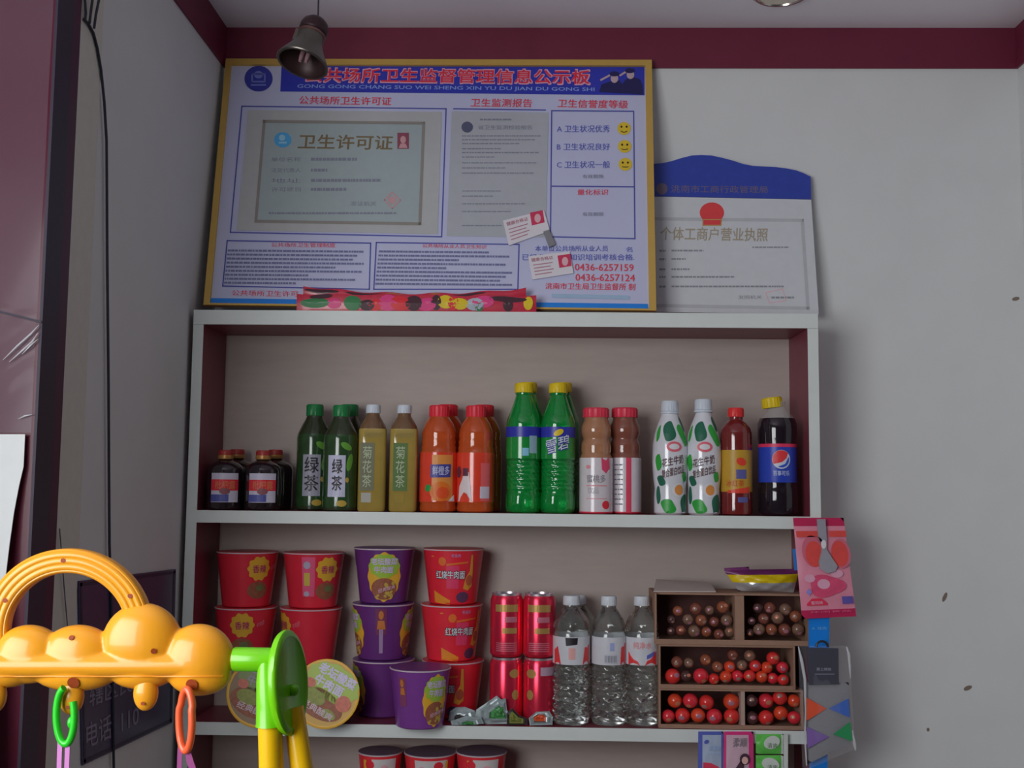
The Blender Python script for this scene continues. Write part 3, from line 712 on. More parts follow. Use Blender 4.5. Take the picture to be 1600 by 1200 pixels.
# --- lemon-lime soda
sg = mat('green_soda_pet', (16, 128, 56), .03, trans=.55, ior=1.33, mottle=.25, spec=.8, coat=1.0, scale=40)
ycap = mat('yellow_cap', (200, 172, 22), .4)
def soda(label, cx, Y, yb, side=0, front=True):
    h = yb; pr_ = [(20, h), (25, h - 2), (27, h - 8), (27, h - 26), (24.5, h - 34)]
    for k in range(7): pr_ += [(26.8, h - 38 - 6.5 * k), (25.6, h - 41.5 - 6.5 * k)]
    pr_ += [(27, h - 83), (27, h - 134), (27, h - 138), (25.5, h - 146), (22, h - 156), (17.5, h - 168), (13.5, h - 180), (11.5, h - 187), (11.5, h - 196)]
    v = Vessel('lemon_soda_bottle', label, 'bottle', cx, yb, Y, ZM, pr_, 'green lemon soda bottles')
    # moulded dimples in the lower bottle
    g = G(); vs = []; fs = []; n = 48
    zs = []
    for (r0, z0), (r1, z1) in zip(v.prof, v.prof[1:]):
        zs += [z0 + (z1 - z0) * t for t in (0, .5)]
    zs.append(v.prof[-1][1])
    for z in zs:
        r = v.r(z); b = (v.yb - z / v.s) if 0 else z / v.s
        for i in range(n):
            a = 2 * math.pi * i / n; d = 0
            if 36 < b * 1 < 82: d = -.0022 * abs(math.sin(a * 7 + b * .3)) ** 2
            if b < 28: d = -.0022 * (max(0, math.cos(a * 5)) ** 3)
            vs.append(((r + d) * math.sin(a), -(r + d) * math.cos(a), z))
    for j in range(len(zs) - 1):
        for i in range(n): k = (i + 1) % n; fs.append((j * n + i, j * n + k, j * n + n + k, j * n + n + i))
    fs.append(tuple(reversed(range(n)))); fs.append(tuple((len(zs) - 1) * n + i for i in range(n)))
    obj('body', g.add(vs, fs), sg, v.o, False, 50)
    ridged_cap(v, ycap, 14.5, h - 202, h - 187)
    v.lathe('neck_ring', [(12, h - 187), (13.6, h - 186.5), (13.6, h - 184), (12, h - 183)], sg)
    if not front: return
    sl = v.body('label', mat('soda_label_green', (20, 100, 42), .15, coat=.7, mottle=.3, scale=30), h - 133, h - 84, w=.0005, caps=False)
    fr = v.fr()
    v.body('label_band', mat('soda_band_blue', (34, 38, 120), .35), h - 133, h - 117, w=.001, caps=False, parent=sl)
    if side == 0:
        q = [(-20, h - 112), (18, h - 122), (17, h - 101), (-16, h - 90)]
        v.deco('brand_shadow', G().text('雪碧', [(a, b + 1.5) for a, b in q], fr, .0013, .035), navy_p, sl)
        v.deco('brand_lettering', G().text('雪碧', q, fr, .0018, .008), mat('soda_white', (186, 192, 200), .4), sl)
        v.deco('lemon_print', G().fan(ellipse(1, h - 124, 8, 4.5, 16, -.5), fr, .0018, 2), yellow_p, sl)
    else:
        v.deco('info_panel', G().rect(9, h - 119, 22, h - 92, fr, .0013, 4, 1), mat('soda_info', (106, 130, 140), .4), sl)
        v.deco('info_seal', G().rect(-2, h - 100, 8, h - 88, fr, .0013, 3, 1), mat('soda_seal', (96, 140, 160), .4), sl)
soda('green lemon soda bottle turned to its small print, left of the pair', 817, Y1, 803, 1)
soda('green lemon soda bottle with white brand lettering, right of the pair', 871, Y1, 804, 0)
soda('yellow-capped green soda bottle hidden behind the left soda bottle', 823, Y2, 802, 0, False)
soda('yellow-capped green soda bottle hidden behind the lettered soda bottle', 878, Y2, 803, 0, False)
# --- peach drink
pj = mat('peach_drink', (142, 100, 74), .06, coat=1.0, trans=.3, ior=1.33, mottle=.1)
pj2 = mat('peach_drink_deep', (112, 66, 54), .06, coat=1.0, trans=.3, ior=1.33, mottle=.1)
pcap = mat('peach_cap', (204, 52, 74), .4)
def peach(label, cx, Y, yb, side):
    h = yb
    v = Vessel('peach_drink_bottle', label, 'bottle', cx, yb, Y, ZM, [(23, h), (25.5, h - 2), (25.5, h - 86), (24, h - 90), (22.5, h - 93), (23.5, h - 99), (23.5, h - 106), (22.5, h - 110), (20.2, h - 114.5), (20.2, h - 116.5), (22.5, h - 121), (23.5, h - 128), (22.8, h - 136), (20, h - 142), (18.5, h - 147), (18.5, h - 152)], 'peach drink bottles')
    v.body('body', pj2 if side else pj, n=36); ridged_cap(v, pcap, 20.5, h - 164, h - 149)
    sl = v.body('label', mat('peach_label', (158, 152, 156), .2, coat=.5), h - 86, h - 3, w=.0005, caps=False)
    v.body('label_hem', pcap, h - 3.5, h - .5, w=.0008, caps=False, parent=sl)
    fr = v.fr()
    if side == 0:
        v.deco('top_patch', G().fan([(8, h - 86), (22, h - 86), (24, h - 70), (16, h - 62), (9, h - 68)], fr, .001, 3), mat('peach_pink', (196, 62, 96), .4), sl)
        v.deco('title_lettering', G().text('蜜桃多', (-14, h - 60, 15, h - 48), fr, .0014, .01), mat('peach_grey', (108, 104, 110), .45), sl)
        v.deco('rule_lines', G().rect(-15, h - 44, 18, h - 42.5, fr, .001, 6, 1).rect(-15, h - 24, 18, h - 23, fr, .001, 6, 1).fan(ellipse(-12, h - 72, 4, 3, 10), fr, .001, 2), mat('peach_rule', (188, 120, 128), .45), sl)
        v.deco('subtitle_lettering', G().text('饮品', (-13, h - 41, 4, h - 31), fr, .0014, 0), mat('peach_light_grey', (128, 124, 130), .45), sl)
        v.deco('fruit_dot', G().fan(ellipse(16, h - 14, 6.5, 6.5, 16), fr, .001, 2), red_p, sl)
    else:
        v.deco('red_stripe', G().rect(2, h - 86, 10, h - 3, fr, .001, 3, 1), mat('peach_stripe', (190, 60, 84), .4), sl)
        gg = G()
        for k in range(9): gg.dashes(-16, h - 76 + 7.5 * k, -3, h - 76 + 7.5 * k, fr, .001, 1, 70 + k, 2)
        v.deco('small_print', gg, grey_p, sl)
peach('peach drink bottle with red cap and grey title lettering', 931, Y1, 804, 0)
peach('peach drink bottle with red stripe down its label', 976, 2.119, 805, 1)
# --- milk drink with leaf pattern
mw = mat('milk_sleeve_white', (168, 168, 174), .15, coat=.8)
def milk(label, cx, Y, yb, tw, ex):
    h = yb
    v = Vessel('milk_drink_bottle', label, 'bottle', cx, yb, Y, ZM, [(22, h), (25, h - 3), (25, h - 26), (24, h - 40), (26, h - 55), (27.5, h - 80), (27, h - 108), (24, h - 125), (19, h - 140), (14, h - 152), (12, h - 158), (12, h - 168 - ex)], 'milk drink bottles')
    sl = v.body('body', mw, n=40); ridged_cap(v, wcap, 13.5, h - 176 - ex, h - 160 - ex)
    v.lathe('neck_ring', [(12.5, h - 160 - ex), (14.5, h - 159 - ex), (14.5, h - 156 - ex), (12.5, h - 155 - ex)], wcap)
    fr = v.fr(tw)
    dg = mat('leaf_dark_green', (24, 74, 56), .35); lg = mat('leaf_green', (34, 118, 44), .35)
    def blob(x, y, rx, ry, rot, k=.25): return [(x + (a - x) * (1 + k * math.sin(i * .45)), b) for i, (a, b) in enumerate(ellipse(x, y, rx, ry, 28, rot))]
    v.deco('dark_leaf', G().fan(blob(-6, h - 128, 12, 16, .2), fr, .0006, 3).fan(blob(-20, h - 52, 8, 8, .3), fr, .0006, 3).fan(blob(23, h - 16, 10, 16, .3), fr, .0006, 3).fan(blob(28, h - 140, 6, 12, 0), fr, .0006, 3).fan(blob(-27, h - 30, 5, 14, 0), fr, .0006, 2), dg, sl)
    v.deco('green_leaf', G().fan(blob(20, h - 122, 7, 18, -.35), fr, .0008, 3).fan(blob(-24, h - 80, 6, 13, .1), fr, .0006, 3).fan(blob(-8, h - 13, 13, 11, .2), fr, .0008, 3).fan(blob(22, h - 58, 6, 8, .2), fr, .0008, 3).fan(blob(-27, h - 125, 4, 13, .1), fr, .0008, 2), lg, sl)
    v.deco('brand_oval', G().fan(ellipse(2, h - 104, 12, 8, 20), fr, .0008, 3), mat('oval_red', (188, 84, 96), .4), sl)
    v.deco('brand_mark', G().fan(ellipse(2, h - 104, 8, 4.5, 14), fr, .0013, 2), white_p, sl)
    gg = G().text('花生牛奶', [(-17, h - 85), (17, h - 93), (17, h - 79), (-17, h - 72)], fr, .0012, .02)
    gg.text('复合蛋白饮品', [(-18, h - 68), (19, h - 77), (19, h - 64), (-18, h - 55)], fr, .0012, .02)
    v.deco('title_lettering', gg, mat('milk_brown', (70, 48, 48), .45), sl)
    v.deco('egg_print', G().fan(ellipse(11, h - 38, 13, 11, 20), fr, .0008, 3), white_p, sl)
    v.deco('egg_yolk', G().fan(ellipse(11, h - 38, 8, 8, 16), fr, .0013, 2), mat('yolk_orange', (214, 140, 70), .4), sl)
milk('white milk drink bottle with green leaf print, left of the pair', 1047, Y1, 805, .18, 0)
milk('white milk drink bottle with green leaf print, taller right one of the pair', 1100, Y1, 806, 0, 3)
# --- red tea
rt = mat('red_tea_liquid', (84, 24, 24), .06, coat=1.0, mottle=.15)
h = 806
v = Vessel('red_tea_bottle', 'dark red iced tea bottle with yellow label and red cap', 'bottle', 1151, h, Y1, ZM, [(20, h), (24, h - 2), (24.5, h - 8), (24, h - 34), (24.5, h - 98), (24.5, h - 126), (23, h - 134), (17, h - 142), (11, h - 147), (10.5, h - 153), (10.5, h - 160)])
v.body('body', rt, n=36); ridged_cap(v, mat('tea_cap_red', (198, 44, 44), .4), 12.5, h - 166, h - 152)
sl = v.body('label', mat('tea_label_yellow', (140, 108, 34), .4, mottle=.2, scale=40), h - 100, h - 36, w=.0005, caps=False)
fr = v.fr()
v.deco('red_swoosh', G().fan(ellipse(8, h - 82, 8, 6, 12, .4), fr, .001, 2).quad([(-14, h - 38), (22, h - 44), (22, h - 34), (-14, h - 34)], fr, .001, 6, 1), mat('tea_swoosh_red', (176, 50, 36), .4), sl)
v.deco('blue_mark', G().rect(0, h - 70, 16, h - 56, fr, .001, 5, 1).rect(2, h - 28, 18, h - 20, fr, .001, 5, 1), mat('tea_mark_blue', (66, 66, 112), .4), sl)
v.deco('label_lettering', G().text('冰红茶', (-16, h - 54, 12, h - 44), fr, .0012, .01), mat('tea_letter_red', (150, 60, 34), .4), sl)
# --- cola
cola = mat('cola_liquid', (22, 16, 22), .06, coat=.6)
pet = mat('clear_pet', (150, 150, 150), .06, clear=.75)
h = 807
v = Vessel('cola_bottle', 'cola bottle with blue round-logo label and yellow cap', 'bottle', 1216, h, Y1 + .002, ZM, [(22, h), (27, h - 2), (30, h - 8), (30, h - 40), (28, h - 46), (29, h - 52), (29, h - 110), (30, h - 118), (30.5, h - 130), (30, h - 142), (27, h - 150), (21.5, h - 156), (17, h - 160), (15, h - 164), (13, h - 168), (13, h - 176)], None)
v.body('body', cola, h - 150, h, n=40); v.body('neck', pet, h - 176, h - 149.8, n=32)
cp = ridged_cap(v, ycap, 16, h - 184, h - 168); cp.rotation_euler = (0, -.12, 0); cp.location = (.016, 0, .0)
sl = v.body('label', mat('cola_label_blue', (30, 48, 132), .35, mottle=.08), h - 109, h - 51, w=.0005, caps=False)
v.body('label_line', mat('cola_line_red', (176, 40, 74), .4), h - 110, h - 105, w=.0008, caps=False, parent=sl)
fr = v.fr()
cx, cy, R = 6, h - 86, 14.5
v.deco('logo_globe', G().fan(ellipse(cx, cy, R, R, 32), fr, .001, 3), mat('logo_white', (176, 180, 190), .4), sl)
red = [(cx + (R - .5) * math.cos(t), cy + (R - .5) * math.sin(t)) for t in [math.radians(a) for a in range(150, 325, 8)]] + [(cx + 8, cy - 2), (cx + 1, cy + 4), (cx - 7, cy + 6)]
v.deco('logo_red', G().fan(red, fr, .0015, 3, c=(cx - 3, cy - 4)), mat('logo_red', (214, 58, 62), .4), sl)
blu = [(cx + (R - 2.2) * math.cos(t), cy + (R - 2.2) * math.sin(t)) for t in [math.radians(a) for a in range(-20, 120, 8)]] + [(cx - 3, cy + 10), (cx + 4, cy + 8), (cx + 9, cy + 3)]
v.deco('logo_blue', G().fan(blu, fr, .0015, 3), mat('logo_blue', (34, 62, 150), .4), sl)
v.deco('brand_lettering', G().text('百事可乐', (-7, h - 69, 19, h - 61), fr, .0012, .03), mat('cola_white', (150, 160, 190), .4), sl)

# ------------------------------------------------------------------ instant noodle cups
YC = 2.1465; CH = .1025; RT, RB = .0572, .0450
foil = mat('cup_rim_white', (150, 140, 144), .4)
class Cup(Vessel):
    def __init__(self, label, loc, m, lid_m, group, rt=RT, rb=RB, ch=CH, rot=None, name='noodle_cup', aim=True):
        self.s = 1.0; self.yb = 0
        self.prof = [(rb * .95, 0), (rb, .002), (rt, ch - .003)]
        self.rr = rt; self.a0 = math.atan2(-loc[0], loc[1]) if aim else 0
        self.o = thing(name, label, 'noodle cup', loc, group, rot)
        self.cup = obj('cup', G().lathe(self.prof, 40), m, self.o, False, 40)
        obj('rim', G().lathe([(rt * .97, ch - .0032), (rt + .0012, ch - .003), (rt + .0014, ch - .0012), (rt * .98, ch - .0008)], 40), foil, self.o, False, 40)
        self.lid = obj('lid', G().lathe([(rt * .99, ch - .0012), (rt, ch - .0008), (rt, ch - .0003), (.004, ch)], 40), lid_m, self.o, False, 30)
    def fr(self, da=0):
        def f(u, v, w=0):                      # u: mm of arc, v: mm above the base
            z = v / 1000; a = self.a0 + da + u / 1000 / self.rr; rr = self.r(z) + w
            return Vector((rr * math.sin(a), -rr * math.cos(a), z))
        return f
def upr(fr): return lambda u, v, w=0: fr(u, -v, w)        # text has v downwards
cup_red = mat('cup_red', (158, 30, 44), .35, mottle=.12, scale=25); cup_purple = mat('cup_purple', (72, 32, 84), .35, mottle=.12, scale=25)
cup_brown = mat('cup_food_brown', (108, 62, 44), .5, mottle=.4, scale=180)
lid_red = mat('lid_red', (150, 36, 48), .4); lid_pur = mat('lid_purple', (80, 44, 96), .4)
badge_y = mat('badge_yellow', (168, 128, 38), .4); badge_g = mat('badge_green', (112, 136, 44), .4)
def spicy(label, loc, da, side=False):
    c = Cup(label, loc, cup_red, lid_red, 'red spicy noodle cups'); fr = c.fr(da); t = upr(fr)
    c.deco('badge', G().fan(flower(0, 72, 23, 22), fr, .0006, 4), badge_y, c.cup)
    c.deco('badge_lettering', G().text('香辣', (-14, -79, 14, -64), t, .0013, .02), mat('badge_crimson', (132, 40, 72), .4), c.cup)
    c.deco('noodle_print', G().fan(ellipse(0, 32, 24, 16, 24), fr, .0006, 4), cup_brown, c.cup)
    c.deco('garnish_print', G().fan(ellipse(4, 36, 9, 6, 14), fr, .0012, 2), mat('garnish_olive', (80, 84, 50), .5), c.cup)
    c.deco('brand_mark', G().text('牛肉面', [(28, -75), (44, -82), (44, -72), (28, -66)], t, .0008, 0), mat('cup_pale_pink', (170, 100, 116), .4), c.cup)
    if side:
        c.deco('side_panel', G().rect(-52, 22, -26, 95, fr, .0006, 8, 2), mat('cup_pink', (176, 66, 98), .4), c.cup)
        c.deco('nutrition_patch', G().rect(-48, 42, -36, 66, fr, .0011, 4, 1), mat('cup_olive_patch', (150, 128, 52), .4), c.cup)
        c.deco('grey_seal', G().fan(ellipse(-42, 80, 7, 7, 14), fr, .0011, 2).fan(ellipse(-43, 27, 6, 5, 14), fr, .0011, 2), mat('cup_grey', (128, 120, 136), .4), c.cup)
def braised(label, loc, da):
    c = Cup(label, loc, mat('cup_bright_red', (186, 34, 48), .35, mottle=.1, scale=25), lid_red, 'red braised beef noodle cups'); fr = c.fr(da); t = upr(fr)
    c.deco('orange_foot', G().quad([(-46, 26), (-6, 8), (-8, -0), (-46, 4)], fr, .0006, 8, 2).rect(-46, 88, -40, 90, fr, .0006), mat('cup_orange', (200, 124, 40), .4), c.cup)
    c.deco('noodle_print', G().fan([(22, 30), (34, 26), (44, 34), (43, 60), (40, 92), (36, 92), (35, 62), (26, 48)], fr, .0008, 4), mat('noodle_amber', (176, 118, 44), .45), c.cup)
    c.deco('meat_print', G().fan(ellipse(35, 45, 8, 10, 16), fr, .0014, 2), mat('meat_brown', (136, 64, 44), .5), c.cup)
    c.deco('bowl_print', G().fan(ellipse(22, 14, 15, 10, 18), fr, .0008, 3), mat('bowl_dark', (66, 40, 64), .4), c.cup)
    c.deco('swirl_print', G().fan(ellipse(-22, 80, 8, 8, 16), fr, .0008, 3).quad([(-14, 76), (30, 80), (30, 77), (-14, 72)], fr, .0007, 8, 1), mat('swirl_amber', (190, 92, 38), .45), c.cup)
    c.deco('pink_panel', G().rect(-14, 30, 12, 72, fr, .0005, 6, 2), mat('cup_rose', (190, 52, 88), .4), c.cup)
    c.deco('title_outline', G().text('红烧牛肉面', (-37, -64, 25, -47), t, .0012, .06), black_p, c.cup)
    c.deco('title_lettering', G().text('红烧牛肉面', (-36, -63, 24, -48), t, .0017, .02), white_p, c.cup)
    c.deco('brand_mark', G().text('老品质', (-4, -94, 14, -88), t, .0012, .0), mat('cup_lilac', (130, 110, 150), .4), c.cup)
def pickle_badge(c, fr, sx=1.0):
    t = upr(fr)
    c.deco('badge', G().fan([(x, y) for x, y in flower(0, 50, 35 * sx, 45, 12, .035)], fr, .0006, 5), badge_y, c.cup)
    c.deco('badge_field', G().fan([(x, y) for x, y in flower(0, 70, 31 * sx, 22, 10, .05)], fr, .0011, 4), badge_g, c.cup)
    c.deco('food_print', G().fan(ellipse(0, 28, 28 * sx, 20, 24), fr, .0011, 4), cup_brown, c.cup)
    gb = G(); rd = random.Random(5)
    for k in range(9): gb.fan(ellipse(rd.uniform(-20, 20) * sx, rd.uniform(14, 42), rd.uniform(3, 6) * sx, rd.uniform(2, 4), 10, rd.uniform(0, 3)), fr, .0014, 1)
    c.deco('garnish_print', gb, mat('garnish_ochre', (138, 116, 52), .5, mottle=.3, scale=200), c.cup)
    c.deco('title_lettering', G().text('老坛酸菜', (-25 * sx, -85, 25 * sx, -72), t, .0018, .035).text('牛肉面', (-20 * sx, -70, 18 * sx, -57), t, .0018, .035), mat('badge_lilac_white', (150, 138, 160), .4), c.cup)
    c.deco('sub_lettering', G().text('经典酸爽', [(-12, -28), (24, -36), (24, -29), (-12, -20)], t, .0018, .01), mat('badge_pink_white', (160, 130, 140), .4), c.cup)
def pickle(label, loc, da, twin=True):
    c = Cup(label, loc, cup_purple, lid_pur, 'purple pickled cabbage noodle cups')
    pickle_badge(c, c.fr(da))
    fr = c.fr(da - math.pi if not twin else da - 1.35)
    c.deco('nutrition_patch', G().rect(-4, 14, 4, 70, fr, .0006, 3, 2), mat('cup_grey_lilac', (118, 96, 124), .4), c.cup)
    if da > 1:
        pickle_badge(c, c.fr(-1.35)); f0 = c.fr(0)
        c.deco('figure_print', G().rect(-14, 48, 8, 96, f0, .0006, 4, 2), mat('cup_plum', (86, 38, 66), .4), c.cup)
        c.deco('figure', G().fan(ellipse(-3, 84, 5, 8, 14), f0, .0012, 2).fan([(-11, 58), (-9, 74), (3, 74), (6, 58)], f0, .0012, 2), mat('figure_ochre', (142, 84, 40), .45), c.cup)
def cx_at(px, py, Y): return P(px, py, Y).x
zc1 = ZL + .0946
X1, X2, X3, X4 = cx_at(386, 910, YC), cx_at(489, 910, YC), cx_at(600, 910, YC), cx_at(708, 910, YC)
spicy('red spicy noodle cup with yellow badge, top left of the cup stacks', (X1, YC, zc1 + CH + .001), .42)
spicy('red spicy noodle cup with pink side panel, top of the second stack', (X2 + .001, YC, zc1 + CH + .001), .5, True)
spicy('red spicy noodle cup with central badge, under the top left cup', (X1, YC, zc1), -.12)
spicy('red spicy noodle cup turned plain side out, under the second top cup', (X2 - .002, YC, zc1), -1.15)
pickle('purple noodle cup with full badge, top of the third stack', (X3, YC, ZL + 2 * CH + .003), 0)
pickle('purple noodle cup with small figure, middle of the third stack', (X3 - .001, YC, ZL + CH + .002), 1.3)
c = bpy.data.objects['noodle_cup.005']
pickle('dark purple noodle cup at the bottom of the third stack', (X3 + .002, YC, ZL + .001), -1.3)
braised('bright red noodle cup with white title, top of the fourth stack', (X4, YC, ZL + 2 * CH + .003), 0)
braised('bright red noodle cup turned right, middle of the fourth stack', (X4 - .002, YC, ZL + CH + .002), .42)
braised('bright red noodle cup at the bottom of the fourth stack behind the purple cup', (X4 + .002, YC, ZL + .001), -.35)
xp = cx_at(658, 1100, 2.055)
c = Cup('purple noodle cup with half-turned badge standing at the lower shelf front', (xp - .0015, 2.0475, ZL + .001), mat('cup_violet', (88, 42, 104), .3, coat=.2, mottle=.1), lid_pur, 'purple pickled cabbage noodle cups', .054, .0425, .1035)
pickle_badge(c, c.fr(.62), .8)
f0 = c.fr(-.62)
c.deco('figure_print', G().rect(-9, 40, 6, 90, f0, .0006, 4, 2), mat('cup_plum2', (96, 46, 72), .4), c.cup)
c.deco('figure', G().fan(ellipse(-2, 80, 4, 7, 14), f0, .0012, 2).fan([(-7, 60), (-5, 72), (2, 72), (4, 60)], f0, .0012, 2), mat('figure_ochre', (142, 84, 40), .45), c.cup)
# two cups lying on their sides, lids to the front
def lying(label, px, lid_col, tilt, clear_txt):  # the dim lid repeats the bright lid's colours with shade painted in
    Yl = 2.014; L = .092; rl, rb = .0585, .0465
    ang = math.atan2(rl - rb, L)
    X = P(px, 1082, Yl).x
    # local z axis (base->lid) points to -Y; lay it so the lower side is level with the shelf
    o_loc = (X, Yl + L, ZL + .0008 + rb)
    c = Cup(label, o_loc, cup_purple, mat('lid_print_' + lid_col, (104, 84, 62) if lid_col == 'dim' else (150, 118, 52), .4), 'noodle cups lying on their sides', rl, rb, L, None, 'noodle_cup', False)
    c.o.rotation_euler = (math.pi / 2 - ang, 0, 0)
    ca, sa = math.cos(tilt), math.sin(tilt)
    def fl(u, v, w=0):     # u right, v up on the lid in mm, seen from the front
        x = (u * ca - v * sa) / 1000; y = (u * sa + v * ca) / 1000
        return Vector((x, y, L + w + .0003))
    t = lambda u, v, w=0: fl(u, -v, w)
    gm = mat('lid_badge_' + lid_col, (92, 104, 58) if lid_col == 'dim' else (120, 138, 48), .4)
    c.deco('lid_badge', G().fan(flower(2, 22, 50, 31, 11, .04), fl, .0004, 2), gm, c.lid)
    c.deco('food_print', G().fan(ellipse(-2, -20, 46, 25, 28), fl, .0004, 2), cup_brown, c.lid)
    c.deco('greens_print', G().fan(ellipse(-16, -14, 22, 13, 20), fl, .0008, 1).fan(ellipse(22, -28, 14, 8, 16), fl, .0008, 1), mat('greens_olive', (104, 108, 52), .5, mottle=.4, scale=200), c.lid)
    c.deco('meat_print', G().fan(ellipse(36, 0, 14, 14, 18), fl, .0008, 1).fan(ellipse(-34, 4, 10, 8, 18), fl, .0008, 1), mat('meat_pink', (150, 84, 70), .5, mottle=.3, scale=150), c.lid)
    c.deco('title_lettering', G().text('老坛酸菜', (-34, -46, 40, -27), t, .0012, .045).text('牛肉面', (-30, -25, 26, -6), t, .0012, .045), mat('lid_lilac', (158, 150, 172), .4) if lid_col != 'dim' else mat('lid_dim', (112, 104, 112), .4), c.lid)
    c.deco('sub_lettering', G().text('经典酸爽', (-30, 24, 32, 37), t, .0012, .02), mat('lid_pale', (146, 130, 136), .4), c.lid)
    obj('lid_edge', G().lathe([(rl - .0035, L + .0002), (rl, L + .0006), (rl + .0015, L)], 40, caps=False), badge_y, c.o, False, 40)
lying('noodle cup lying with shaded lid to the front, behind the green toy joint', 406, 'dim', -.35, False)
lying('noodle cup lying with bright green and yellow lid to the front', 509, 'bright', -.5, True)

# ------------------------------------------------------------------ red drink cans
can_m = mat('can_red_metal', (170, 36, 58), .22, metal=.55, mottle=.12, scale=30)
alu = mat('can_aluminium', (150, 140, 146), .3, metal=.8)
YK = 2.104
def can(label, px, lev, low):
    s = YK / F; X = P(px, 1040, YK).x; ch = .1152; r = 25.2 * s
    o = thing('drink_can', label, 'can', (X, YK, ZL + .0006 + lev * (ch + .0006)), 'red drink cans')
    b = obj('body', G().lathe([(r * .82, 0), (r * .88, .001), (r, .006), (r, ch - .0125), (r * .9, ch - .004)], 36), can_m, o, False, 30)
    obj('top_rim', G().lathe([(r * .9, ch - .004), (r * .905, ch), (r * .86, ch), (r * .84, ch - .004)], 36), alu, o, False, 30)
    obj('lid', G().lathe([(r * .84, ch - .005), (r * .84, ch - .0042), (.001, ch - .0042)], 30), alu, o, False, 30)
    obj('pull_tab', G().fan(ellipse(0, 0, .006, .011, 16), lambda u, v, w=0: Vector((u, v - .004, ch - .0036 + w)), 0, 1), alu, o, False, 0)
    a0 = math.atan2(-X, YK)
    def fr(u, v, w=0): a = a0 + u / r; return Vector(((r + w) * math.sin(a), -(r + w) * math.cos(a), v))
    gm = mat('can_gold', (142, 112, 66), .3, metal=.4); gg = G()
    if not low:
        gg.rect(-.022, .083, .022, .096, fr, .0004, 10, 1); gg.rect(-.008, .044, .02, .054, fr, .0004, 6, 1)
        for h in each(gg, 'gold_print'): obj('gold_print', h, gm, b, False, 0)
        g2 = G(); 
        for k in range(5): g2.rect(-.02, .012 + .0035 * k, .02, .0135 + .0035 * k, fr, .0004, 8, 1)
        g2.rect(-.004, .064, .02, .074, fr, .0004, 6, 1)
        obj('pale_print', g2, mat('can_pale_print', (150, 86, 100), .35, metal=.3), b, False, 0)
    else:
        sgn = 1 if low == 1 else -1
        gg.fan([(sgn * .016 + .01 * math.cos(t), .088 + .008 * math.sin(t)) for t in [2 * math.pi * i / 18 for i in range(18)]], fr, .0004, 3)
        gg.fan([(sgn * .018 + .007 * math.cos(t), .05 + .009 * math.sin(t)) for t in [2 * math.pi * i / 18 for i in range(18)]], fr, .0004, 3)
        for h in each(gg, 'gold_print'): obj('gold_print', h, gm, b, False, 0)
        if low == 2: obj('grey_panel', G().rect(.002, .085, .03, .1, fr, .0005, 6, 1), mat('can_grey', (130, 108, 124), .4), b, False, 0)
can('red drink can with gold print, upper left of the four cans', 791, 1, 0)
can('red drink can with gold print, upper right of the four cans', 842, 1, 0)
can('red drink can, lower left of the four cans', 791, 0, 1)
can('red drink can with grey panel, lower right of the four cans', 843, 0, 2)

